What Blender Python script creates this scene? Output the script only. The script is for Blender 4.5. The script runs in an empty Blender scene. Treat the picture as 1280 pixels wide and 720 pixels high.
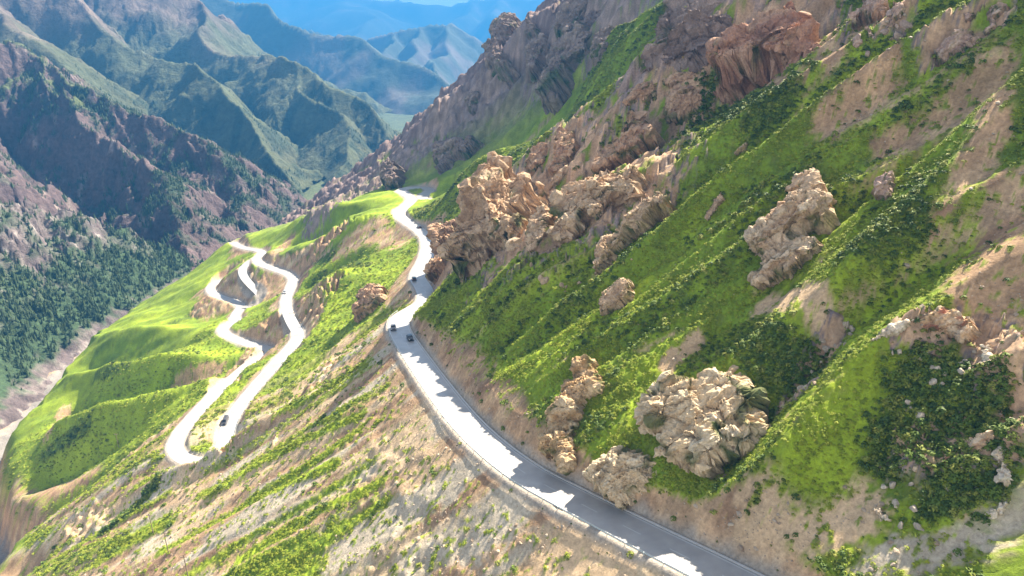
import bpy, math, random
import numpy as np

R = math.radians
random.seed(7)
scene = bpy.context.scene
COL = scene.collection

# ---------------------------------------------------------------- camera, sky, sun, exposure
cam_data = bpy.data.cameras.new('camera')
cam_data.sensor_width = 36.0
cam_data.lens = 849.0 / 1280 * 36
cam_data.clip_start = 1.0
cam_data.clip_end = 60000
cam = bpy.data.objects.new('camera', cam_data)
cam.location = (0, 0, 0)
cam.rotation_euler = (R(90 - 21.2), 0, 0)
COL.objects.link(cam)
scene.camera = cam

SUN_AZ, SUN_EL = 44.0, 46.0          # degrees clockwise from straight ahead (+Y), and above the horizon
world = bpy.data.worlds.new('World')
scene.world = world
world.use_nodes = True
wn = world.node_tree.nodes
sky_tex = wn.new('ShaderNodeTexSky')
sky_tex.sky_type = 'NISHITA'
sky_tex.sun_disc = False
sky_tex.sun_elevation = R(SUN_EL)
sky_tex.sun_rotation = R(SUN_AZ)
sky_tex.altitude = 2500
sky_tex.air_density = 1.0
sky_tex.dust_density = 2.5
sky_tex.ozone_density = 0.5
wn['Background'].inputs['Strength'].default_value = 0.095
# cloud seen above the far range, added sky-wide and tinted to warm the skylight
wl = world.node_tree.links
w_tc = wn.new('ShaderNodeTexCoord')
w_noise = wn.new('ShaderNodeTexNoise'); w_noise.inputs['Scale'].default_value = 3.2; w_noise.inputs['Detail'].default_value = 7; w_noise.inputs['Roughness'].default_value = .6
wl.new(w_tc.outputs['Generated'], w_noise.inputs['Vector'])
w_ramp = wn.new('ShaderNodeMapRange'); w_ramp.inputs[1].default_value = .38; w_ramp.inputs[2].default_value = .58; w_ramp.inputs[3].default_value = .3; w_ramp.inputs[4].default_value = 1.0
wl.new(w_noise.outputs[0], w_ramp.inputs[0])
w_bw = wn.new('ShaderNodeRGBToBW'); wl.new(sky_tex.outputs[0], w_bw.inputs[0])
w_warm_cloud = wn.new('ShaderNodeVectorMath'); w_warm_cloud.operation = 'SCALE'; w_warm_cloud.inputs[0].default_value = (1.44, 1.31, 1.14); wl.new(w_bw.outputs[0], w_warm_cloud.inputs['Scale'])
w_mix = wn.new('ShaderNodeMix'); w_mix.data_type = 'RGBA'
wl.new(w_ramp.outputs[0], w_mix.inputs['Factor']); wl.new(sky_tex.outputs[0], w_mix.inputs[6]); wl.new(w_warm_cloud.outputs[0], w_mix.inputs[7])
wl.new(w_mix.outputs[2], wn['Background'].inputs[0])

sun_data = bpy.data.lights.new('sun', 'SUN')
sun_data.energy = 4.8
sun_data.angle = R(0.5)
sun_data.color = (1.0, 0.90, 0.74)
sun = bpy.data.objects.new('sun', sun_data)
sun.rotation_euler = (R(90 - SUN_EL), 0, R(180 - SUN_AZ))
sun.location = (200, 200, 300)
COL.objects.link(sun)

scene.view_settings.view_transform = 'Standard'
scene.view_settings.look = 'None'
scene.view_settings.exposure = 2.27
scene.view_settings.gamma = 1.0
scene.view_settings.use_curve_mapping = False
scene.cycles.max_bounces = 5
scene.cycles.diffuse_bounces = 3
scene.cycles.volume_bounces = 0
scene.cycles.use_denoising = True


# ---------------------------------------------------------------- road centre lines (x, y, z)
MAIN_ROAD = [(41.06, 71.18, -77), (32.99, 82.33, -80), (22.35, 95.01, -83), (12.23, 106.26, -85), (1.67, 118.19, -87), (-9.48, 137.69, -90), (-19.55, 161.7, -93), (-31.77, 193.85, -97), (-40.43, 218.45, -100.5), (-42.32, 233.55, -102.5), (-37.67, 245.56, -104), (-34.67, 257.01, -105.3), (-37.7, 273.62, -106.5), (-44.45, 292.66, -108), (-43.24, 325.11, -110.5), (-46.39, 362.76, -112), (-54.85, 386.79, -113), (-68.85, 413.43, -114), (-74.64, 430.87, -114.5), (-71.82, 450.95, -114.8), (-70.06, 469.92, -115), (-76.96, 486.15, -115.4), (-83.61, 498.94, -115.7), (-81.49, 508.76, -116), (-73.38, 511.81, -116.2), (-63.79, 508.22, -116), (-60.91, 498.94, -115.7), (-64.51, 484.48, -115.3), (-64.29, 473.48, -115), (-58.26, 465.6, -114.8), (-44.16, 458.26, -114.4), (-27.14, 449.99, -114), (0, 441.73, -113)]
SWITCHBACK_ROAD = [(-191.4, 481.44, -163), (-187.06, 472.63, -162.5), (-178.77, 462.31, -162), (-166.62, 451.78, -161.3), (-155.13, 442.14, -160.8), (-147.93, 431.26, -160.3), (-144.53, 414.89, -159.8), (-141.74, 396.03, -159), (-135.32, 374.33, -157.5), (-121.19, 340.88, -152), (-106.92, 311.79, -147), (-110.11, 297.77, -149), (-114.12, 281.95, -151.5), (-118.29, 261.62, -154.5), (-119.54, 249.62, -156), (-117.37, 237.57, -157.2), (-114.92, 227.01, -158), (-118.73, 221.52, -158.6), (-127.84, 223.54, -159.3), (-136.63, 232.08, -160), (-140.18, 243.01, -160.8), (-141.47, 259.22, -162), (-141.7, 285.14, -164), (-139.81, 301.74, -165.3), (-138.01, 322, -166.8), (-133.06, 334.58, -168.4), (-134, 341.12, -169.2), (-147.19, 348.84, -170.5), (-166.24, 363.24, -172.3), (-176.13, 374.6, -173.4), (-177.88, 383.6, -174.3), (-173.99, 393.81, -175.6), (-179.84, 403.31, -177), (-182.79, 414.65, -178.5), (-184.7, 427.8, -180), (-191.17, 438.82, -181), (-205.3, 448.72, -182), (-217.06, 458.93, -183), (-225.85, 472.73, -184), (-228.83, 485.42, -185), (-224.93, 496.81, -186)]
SIDE_ROAD = [(-191.4, 481.44, -163), (-195.71, 473.01, -164.5), (-196.47, 464.94, -166), (-190.84, 453.61, -168), (-181.59, 442.67, -170.5), (-173.8, 435.34, -173), (-169.55, 428.56, -175), (-171.85, 423.46, -177), (-184.7, 427.8, -180)]
LOWER_ROAD = [(-191.4, 481.44, -163), (-191.57, 496.94, -165), (-199.23, 513.02, -167), (-215.97, 526.43, -170), (-229.68, 542.87, -172.5), (-241.25, 563.03, -176)]
# ---------------------------------------------------------------- outcrops: label, colour, bulge, centre, across axis, facing, depth, viewing distance for detail, outline in metres
OUTCROPS = [
    ('rust brown crag foot standing over the bend of the road', 'rust', 0.5, (-29.94, 290.10, -91.15), (0.7362, -0.6768, 0.0000), (-0.4389, -0.4773, 0.7613), 40.0, 306, [(-6.2, -3.8), (-12.2, 3.5), (-7.1, 8.0), (-0.9, 10.9), (3.6, 10.6), (4.5, 2.2), (12.3, -12.9), (6.1, -18.5)]),
    ('broad blocky tan cliff rising from the road bend, largest mass of the crag', 'tan', 0.5, (-4.22, 234.12, -63.40), (0.5683, -0.8228, 0.0000), (-0.5069, -0.3501, 0.7877), 40.0, 243, [(-0.2, -27.6), (-8.3, -18.1), (-12.5, -7.9), (-15.4, 1.6), (-18.8, 11.7), (-19.1, 19.5), (-12.4, 20.2), (-6.9, 14.8), (1.8, 18.2), (11.2, 10.8), (13.0, 4.0), (25.4, 0.4), (27.1, -10.5), (9.9, -15.2), (5.2, -21.8)]),
    ('smooth brown dome of rock with a reddish face high on the crag', 'rust', 0.5, (9.95, 276.91, -51.93), (0.7685, -0.6398, 0.0000), (-0.4580, -0.5502, 0.6982), 3.9, 282, [(-5.0, -4.2), (-5.2, 2.2), (-3.2, 9.9), (3.5, 7.5), (7.7, -1.0), (3.4, -6.4), (-1.1, -7.9)]),
    ('upright brown tooth of rock at the top edge of the crag', 'rust', 0.5, (19.91, 264.57, -45.94), (0.7261, -0.6876, 0.0000), (-0.4850, -0.5122, 0.7088), 5.5, 269, [(-7.8, 4.6), (-6.9, 12.0), (1.8, 7.5), (6.6, 2.0), (5.7, -4.3), (4.4, -10.5), (-0.2, -10.2), (-3.5, -1.1)]),
    ('small pale tan ledge in the dark gully below the rock tooth', 'tan', 0.5, (17.99, 251.20, -54.03), (0.8227, -0.5685, 0.0000), (-0.4348, -0.6292, 0.6443), 6.8, 258, [(-3.9, 0.0), (1.6, 6.3), (3.7, 3.5), (0.6, -2.5), (-2.0, -7.3)]),
    ('pointed orange brown fin leaning uphill on the crag', 'rust', 0.55, (39.56, 230.87, -38.92), (0.6279, -0.7783, 0.0000), (-0.5326, -0.4297, 0.7292), 11.3, 237, [(-7.8, -10.2), (-9.7, -3.7), (-8.0, 3.8), (-8.1, 13.7), (-3.2, 13.6), (4.5, 7.9), (11.9, 4.5), (8.3, 1.9), (7.4, -1.7), (8.0, -7.1), (-0.0, -8.7), (-3.2, -13.8)]),
    ('smooth ochre cliff face split by cracks beneath the leaning fin', 'tan', 0.45, (24.19, 186.90, -48.41), (0.6281, -0.7781, 0.0000), (-0.5171, -0.4174, 0.7473), 30.4, 195, [(-8.8, 8.4), (-5.0, 13.2), (3.5, 15.0), (9.4, 12.4), (12.0, 7.5), (11.5, 2.3), (6.4, 3.2), (6.0, -1.5), (4.9, -5.2), (1.0, -5.4), (1.1, -9.1), (-0.4, -13.6), (-5.8, -15.0), (-7.9, -9.7), (-14.5, -4.8), (-13.4, 2.3)]),
    ('narrow cracked tan buttress wedged between two larger cliffs of the crag', 'tan', 0.5, (8.08, 194.15, -57.35), (0.7917, -0.6109, 0.0000), (-0.4409, -0.5714, 0.6922), 36.5, 203, [(-5.1, 4.2), (-2.9, 9.3), (2.4, 6.8), (3.2, 0.5), (3.7, -6.2), (0.7, -8.8), (-2.0, -5.8)]),
    ('long jagged tan rib of blocks running down the green slope below the crag', 'tan', 0.6, (30.90, 169.98, -50.73), (0.6497, -0.7602, 0.0000), (-0.5160, -0.4409, 0.7344), 6.7, 180, [(-3.3, 2.3), (-2.0, 6.9), (1.4, 13.4), (4.9, 12.9), (5.9, 9.7), (2.3, 8.0), (3.3, 2.5), (0.8, -0.1), (1.8, -4.0), (0.6, -8.5), (0.9, -14.0), (-2.2, -14.3), (-5.1, -10.2), (-5.9, -4.3), (-3.1, -0.3)]),
    ('large isolated beige outcrop with hollowed underside on the green spur', 'beige', 0.5, (57.48, 135.06, -42.24), (0.5642, -0.8256, 0.0000), (-0.5811, -0.3971, 0.7103), 5.4, 153, [(-8.9, -3.8), (-8.2, -1.7), (-7.2, 1.9), (-6.2, 7.0), (-3.3, 11.3), (-0.7, 15.4), (2.4, 12.5), (6.4, 5.9), (4.0, 4.6), (2.6, 2.3), (7.1, 2.5), (8.7, -0.9), (7.4, -4.9), (5.8, -7.0), (2.5, -9.7), (0.2, -12.4), (-3.1, -10.4), (-3.0, -6.6), (-6.6, -5.9)]),
    ('beige knob of rock capping the large isolated outcrop', 'beige', 0.5, (64.18, 147.18, -32.60), (0.7166, -0.6974, 0.0000), (-0.5717, -0.5874, 0.5728), 3.4, 164, [(-3.4, -2.2), (-2.4, 0.9), (0.8, 4.2), (3.0, 2.4), (3.4, 0.8), (0.6, -2.4), (-2.0, -3.7)]),
    ('round pinkish boulder alone on the upper green slope', 'pink', 0.7, (72.21, 129.98, -29.38), (0.6829, -0.7305, 0.0000), (-0.6138, -0.5738, 0.5421), 10.1, 152, [(-2.3, -0.6), (-2.4, 1.6), (-1.1, 3.2), (0.8, 3.1), (2.0, 1.0), (2.6, -1.9), (1.5, -3.3), (-0.9, -3.0)]),
    ('slanting tan slab beside a bare patch on the green spur', 'tan', 0.5, (47.48, 155.98, -40.29), (0.7803, -0.6254, 0.0000), (-0.5118, -0.6386, 0.5747), 3.0, 168, [(-2.0, -2.2), (-0.8, 1.9), (0.6, 4.7), (1.9, 3.0), (1.6, -0.1), (0.3, -3.7), (-1.6, -3.6)]),
    ('small tan knob on a bright green spur crest', 'tan', 0.6, (59.58, 177.72, -30.57), (0.7857, -0.6186, 0.0000), (-0.5242, -0.6657, 0.5311), 3.0, 190, [(-1.8, -1.1), (-0.9, 1.5), (1.3, 2.0), (2.0, -0.4), (-0.5, -2.0)]),
    ('triangular red brown crag with layered top above a dark shaded hollow', 'red', 0.4, (79.39, 219.28, -5.93), (0.4871, -0.8733, 0.0000), (-0.5855, -0.3266, 0.7419), 13.4, 233, [(-18.6, -11.9), (-17.5, -3.9), (-14.9, 0.8), (-10.2, 4.2), (-6.2, 8.0), (-7.5, 12.6), (-3.6, 18.1), (1.4, 14.8), (8.5, 8.1), (15.8, 2.7), (23.7, -4.4), (23.5, -7.2), (15.2, -7.7), (8.0, -6.3), (2.2, -7.3), (-7.2, -8.6), (-12.4, -12.1)]),
    ('low brown ledge tailing off from the triangular red crag', 'rust', 0.5, (58.76, 247.48, -17.93), (0.7669, -0.6418, 0.0000), (-0.5138, -0.6140, 0.5992), 3.0, 255, [(-6.7, -1.5), (-2.2, 2.3), (5.9, 3.4), (6.0, 1.5), (1.4, -2.3), (-4.4, -3.3)]),
    ('rounded brown block on the skyline edge of the green spur above the fin', 'rust', 0.5, (47.31, 251.54, -24.09), (0.7502, -0.6612, 0.0000), (-0.5059, -0.5741, 0.6438), 3.2, 257, [(-6.3, -4.7), (-2.8, 3.9), (1.1, 6.2), (4.8, 4.4), (5.9, -0.9), (1.8, -3.3), (-4.5, -5.6)]),
    ('cobbly brown crag of rounded blocks above the leaning fin', 'rust', 0.5, (59.46, 241.67, -26.32), (0.6718, -0.7407, 0.0000), (-0.5435, -0.4929, 0.6794), 3.2, 250, [(-5.5, -6.2), (-7.4, 1.3), (-6.6, 6.6), (-3.6, 7.9), (4.1, 6.1), (8.8, 1.5), (7.7, -3.0), (4.2, -6.4), (-1.6, -7.8)]),
    ('tall pale grey cliff wall behind the triangular red crag', 'grey', 0.3, (64.49, 257.89, -5.51), (0.5191, -0.8547, 0.0000), (-0.5621, -0.3414, 0.7533), 40.0, 266, [(-7.2, -22.1), (-12.8, -15.6), (-16.1, -6.6), (-21.5, 4.8), (-23.1, 16.1), (-29.9, 27.6), (9.6, 25.3), (15.8, 13.3), (15.7, 9.4), (18.4, 1.8), (17.8, -2.4), (16.8, -5.1), (13.6, -13.6), (5.0, -15.0), (-2.1, -18.0)]),
    ('cluster of pinkish grey blocks at the head of the slope', 'pink', 0.5, (93.97, 193.45, 3.20), (0.6541, -0.7564, 0.0000), (-0.6130, -0.5301, 0.5858), 29.2, 215, [(-4.2, -2.3), (-2.9, 1.4), (-2.9, 5.1), (2.9, 4.9), (5.3, 0.7), (4.9, -1.9), (1.3, -2.3), (-1.7, -1.6), (-2.8, -4.0)]),
    ('broken pinkish rib descending beside the cluster of blocks', 'pink', 0.5, (93.80, 179.56, 1.62), (0.6803, -0.7329, 0.0000), (-0.6181, -0.5737, 0.5374), 13.3, 203, [(-2.3, 4.8), (0.6, 3.9), (1.9, 2.3), (0.9, -0.0), (0.5, -2.6), (-0.1, -5.0), (-0.9, -3.3), (-0.4, -0.0)]),
    ('pinkish boulder below the cluster of blocks, the larger of two', 'pink', 0.8, (88.90, 180.43, -1.94), (0.7206, -0.6934, 0.0000), (-0.6048, -0.6286, 0.4890), 13.3, 201, [(-1.6, 0.9), (-0.5, 1.7), (1.1, 0.7), (1.5, -1.0), (0.3, -1.5), (-0.8, -0.8)]),
    ('pinkish boulder lowest below the cluster of blocks', 'pink', 0.8, (86.24, 180.45, -4.19), (0.7255, -0.6882, 0.0000), (-0.5993, -0.6318, 0.4916), 10.7, 200, [(-1.7, 0.2), (-0.8, 1.7), (0.9, 1.3), (1.5, -0.2), (0.8, -1.4), (-0.7, -1.7)]),
    ('low pinkish scar of rock under a bright green crest', 'pink', 0.35, (95.64, 157.57, -4.43), (0.5902, -0.8072, 0.0000), (-0.6404, -0.4682, 0.6088), 3.7, 184, [(-5.5, -1.0), (-4.7, 0.7), (-1.9, 2.2), (0.5, 3.5), (4.3, 3.9), (5.5, 1.9), (4.0, -1.1), (1.8, -3.0), (-0.6, -4.6), (-3.4, -2.4)]),
    ('pink grey crag with a smooth face at the top of the slope', 'pink', 0.45, (103.15, 156.82, 1.14), (0.6278, -0.7783, 0.0000), (-0.6575, -0.5303, 0.5352), 3.9, 188, [(-2.0, 0.5), (-2.0, 3.2), (0.1, 3.7), (2.1, 3.3), (0.9, 0.5), (1.6, -2.4), (0.7, -4.4), (-1.1, -3.1), (-0.4, -1.2)]),
    ('small pink outcrop in dark scrub near the top of the slope', 'pink', 0.5, (99.55, 159.77, 1.86), (0.6721, -0.7404, 0.0000), (-0.6506, -0.5906, 0.4775), 3.0, 188, [(-1.5, 0.4), (-0.1, 1.2), (1.5, 0.0), (0.1, -1.6)]),
    ('red and ochre streaked outcrop of rounded blocks below the brown bare slope', 'redochre', 0.5, (68.34, 97.65, -44.15), (0.5884, -0.8085, 0.0000), (-0.6454, -0.4697, 0.6024), 3.7, 127, [(-4.4, -0.7), (-3.5, 1.1), (-2.1, 3.4), (0.5, 2.8), (3.4, 2.5), (4.6, 0.1), (3.9, -1.8), (1.3, -2.3), (-0.6, -2.2), (-3.0, -2.8)]),
    ('pale broken ledge tailing off from the red and ochre outcrop', 'white', 0.5, (61.18, 99.46, -46.01), (0.6665, -0.7455, 0.0000), (-0.6136, -0.5486, 0.5680), 3.6, 126, [(-2.4, -2.6), (-1.6, -0.6), (0.4, 1.8), (1.6, 2.8), (2.5, 1.7), (0.7, -0.3), (-1.3, -2.8)]),
    ('white rubbly rib along the edge of the brown bare slope', 'white', 0.5, (70.96, 88.66, -48.88), (0.5619, -0.8272, 0.0000), (-0.6540, -0.4442, 0.6123), 3.0, 124, [(-3.3, 4.1), (-2.2, 5.1), (-0.4, 3.0), (1.8, 0.8), (2.5, -2.7), (2.8, -6.3), (0.8, -3.5), (-0.1, -0.7), (-1.9, 0.1)]),
    ('pale rocks crowning the edge of the brown bare slope', 'white', 0.5, (74.15, 90.71, -43.95), (0.5990, -0.8008, 0.0000), (-0.6725, -0.5030, 0.5429), 4.1, 125, [(-2.3, 2.2), (-0.0, 0.9), (1.6, -0.6), (1.5, -2.1), (-0.8, -0.4)]),
    ('long ledge of orange stained white rock in dark scrub', 'redochre', 0.4, (61.01, 83.04, -58.53), (0.6092, -0.7930, 0.0000), (-0.6338, -0.4869, 0.6010), 3.7, 118, [(-4.0, -1.0), (-2.4, 0.4), (-0.2, 0.4), (1.3, 2.0), (2.8, 2.5), (3.3, 0.6), (1.5, -1.6), (-2.2, -3.4)]),
    ('stepped pale ledge at the end of the orange stained ledge', 'redochre', 0.45, (65.45, 80.78, -55.26), (0.5920, -0.8059, 0.0000), (-0.6531, -0.4798, 0.5859), 5.1, 118, [(-2.2, -0.2), (-0.8, 1.6), (0.5, 3.2), (1.6, 2.3), (1.0, -0.0), (1.4, -1.9), (-0.1, -3.2), (-1.3, -1.8)]),
    ('chalky white rock facing the gravel track', 'white', 0.6, (66.73, 77.14, -56.14), (0.5826, -0.8128, 0.0000), (-0.6632, -0.4754, 0.5781), 3.0, 116, [(-2.0, 1.2), (-0.8, 2.7), (1.3, 0.4), (1.6, -2.4), (-0.1, -1.9)]),
    ('low white rock at the edge of the gravel track', 'white', 0.6, (64.86, 73.71, -60.19), (0.5843, -0.8115, 0.0000), (-0.6617, -0.4764, 0.5789), 3.0, 115, [(-1.1, -0.6), (-0.3, 0.8), (0.8, 1.7), (0.9, -0.3), (-0.4, -1.7)]),
    ('low white rock in scrub above the tan road bank', 'white', 0.6, (53.25, 79.25, -65.77), (0.6466, -0.7628, 0.0000), (-0.6111, -0.5180, 0.5985), 3.0, 116, [(-1.7, 0.1), (-0.4, 1.3), (1.9, 0.0), (0.2, -1.4)]),
    ('twin topped grey pinnacle crag on the far skyline spur', 'grey', 0.45, (-3.78, 592.63, -19.07), (0.5696, -0.8219, 0.0000), (-0.5179, -0.3589, 0.7765), 11.5, 593, [(-26.1, 5.7), (-22.8, 19.8), (-26.7, 34.0), (-16.0, 32.0), (3.4, 16.3), (8.1, 4.9), (5.4, -1.9), (38.0, -24.1), (38.0, -35.7), (18.1, -32.1), (-9.0, -16.2), (-10.3, -2.6)]),
    ('small thumb shaped pinnacle on the far skyline spur', 'grey', 0.5, (15.64, 561.94, -3.13), (0.7436, -0.6686, 0.0000), (-0.4799, -0.5338, 0.6963), 5.1, 562, [(-7.6, 0.1), (-8.6, 9.8), (-1.1, 4.1), (8.9, 0.9), (8.6, -5.4), (-0.2, -9.5)]),
    ('fluted grey buttress below the thumb shaped pinnacle', 'grey', 0.4, (19.52, 541.66, -22.10), (0.6209, -0.7839, 0.0000), (-0.5141, -0.4071, 0.7550), 8.6, 542, [(-20.7, 7.7), (-11.4, 12.4), (0.6, 18.7), (11.1, 8.8), (12.8, -4.4), (11.9, -18.5), (2.3, -19.2), (-6.6, -5.5)]),
    ('smooth purple grey cliff at the top of the far skyline', 'grey', 0.35, (49.12, 537.83, 7.78), (0.5535, -0.8329, 0.0000), (-0.5351, -0.3556, 0.7663), 6.6, 540, [(-2.6, -24.3), (-17.9, -1.9), (-23.8, 10.7), (-31.4, 28.2), (22.0, 25.0), (17.5, 8.4), (21.1, -16.5), (15.2, -29.7)]),
    ('long fluted grey rib descending from the purple grey cliff', 'grey', 0.45, (43.56, 506.62, -18.95), (0.5556, -0.8314, 0.0000), (-0.5305, -0.3545, 0.7700), 15.2, 509, [(3.1, -44.8), (-11.1, -25.5), (-17.3, -6.9), (-18.6, 7.3), (-24.1, 17.4), (-14.2, 25.2), (-14.7, 47.5), (6.5, 46.9), (13.4, 31.1), (6.5, 21.2), (17.5, -1.0), (12.4, -10.8), (14.9, -25.6), (15.2, -38.0), (10.6, -43.9)]),
    ('grey tower beside the long fluted rib', 'grey', 0.45, (53.48, 417.93, -11.96), (0.6453, -0.7639, 0.0000), (-0.5254, -0.4439, 0.7259), 40.0, 422, [(-6.3, -8.1), (-12.3, 10.7), (-4.8, 17.2), (5.1, 10.9), (8.6, -2.0), (7.7, -13.6), (2.0, -15.2)]),
    ('small grey outcrop low on the far spur', 'grey', 0.5, (-31.00, 563.63, -57.41), (0.7536, -0.6573, 0.0000), (-0.4523, -0.5185, 0.7257), 4.4, 567, [(-7.2, -3.7), (-8.4, 9.8), (-1.4, 12.9), (5.9, 3.4), (9.6, -11.2), (1.6, -11.2)]),
    ('grey column of rock above the far hairpin', 'grey', 0.5, (-94.56, 531.27, -109.64), (0.7556, -0.6550, 0.0000), (-0.4234, -0.4884, 0.7630), 20.4, 551, [(-11.2, 1.7), (-13.4, 12.3), (-1.2, 11.8), (19.3, -9.2), (6.5, -16.5)]),
    ('grey ledge across the shaded green spur above the far hairpin', 'grey', 0.45, (-43.01, 528.29, -94.18), (0.5820, -0.8132, 0.0000), (-0.4992, -0.3573, 0.7894), 5.4, 538, [(-13.4, -14.9), (-23.2, 3.0), (-10.2, 7.4), (0.5, 12.2), (19.1, 18.4), (18.0, 0.8), (5.1, -4.6), (4.0, -22.3)]),
    ('tall ochre pillar of cracked rock standing at the road edge', 'ochre', 0.55, (13.63, 124.68, -76.92), (0.6750, -0.7378, 0.0000), (-0.4803, -0.4394, 0.7591), 3.6, 147, [(-3.9, -7.4), (-4.9, -2.3), (-6.0, 2.6), (-6.2, 6.8), (-6.0, 11.4), (-4.1, 12.4), (0.7, 10.4), (3.3, 8.0), (4.2, 5.4), (1.0, 3.3), (2.1, -0.8), (5.4, -6.1), (7.4, -10.0), (5.6, -12.1), (2.4, -10.5), (-1.1, -11.1)]),
    ('huge cream coloured outcrop with a pointed top above the road', 'cream', 0.4, (34.82, 107.11, -68.44), (0.5603, -0.8283, 0.0000), (-0.5496, -0.3718, 0.7482), 3.8, 132, [(-4.2, -9.1), (-4.9, -5.2), (-10.2, -7.8), (-11.3, -2.7), (-12.3, 0.9), (-10.4, 4.7), (-5.6, 7.7), (-1.8, 12.5), (1.5, 12.5), (6.0, 9.5), (8.6, 6.3), (12.4, 5.8), (12.7, 3.1), (10.1, -1.5), (7.3, -6.7), (3.9, -9.3), (0.3, -10.5), (-2.2, -10.1)]),
    ('rounded cream rock with a dark crack right beside the road', 'cream', 0.5, (21.63, 107.17, -78.68), (0.6683, -0.7439, 0.0000), (-0.5053, -0.4539, 0.7339), 4.3, 135, [(-7.7, -5.3), (-6.9, -1.3), (-5.3, 1.7), (-3.5, 4.2), (-0.1, 4.3), (2.6, 5.1), (5.7, 3.6), (7.6, 2.3), (6.2, -1.5), (3.4, -6.4), (-1.9, -6.8)]),
    ('egg shaped tan boulder alone on the shaded green slope', 'tan', 0.7, (24.05, 147.31, -60.17), (0.8134, -0.5817, 0.0000), (-0.4496, -0.6287, 0.6345), 7.0, 161, [(-3.0, -3.8), (-3.5, 0.2), (-0.6, 4.7), (2.6, 5.2), (4.3, 1.5), (2.3, -3.1), (-2.1, -4.6)]),
    ('brown crumbling knoll of rock below the road bend', 'rust', 0.5, (-65.52, 289.29, -119.00), (0.7847, -0.6199, 0.0000), (-0.3883, -0.4915, 0.7795), 23.0, 320, [(-3.8, -10.1), (-8.7, 2.2), (-5.6, 10.0), (1.8, 9.8), (8.4, 4.3), (6.9, -5.0), (1.1, -11.2)]),
]
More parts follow.
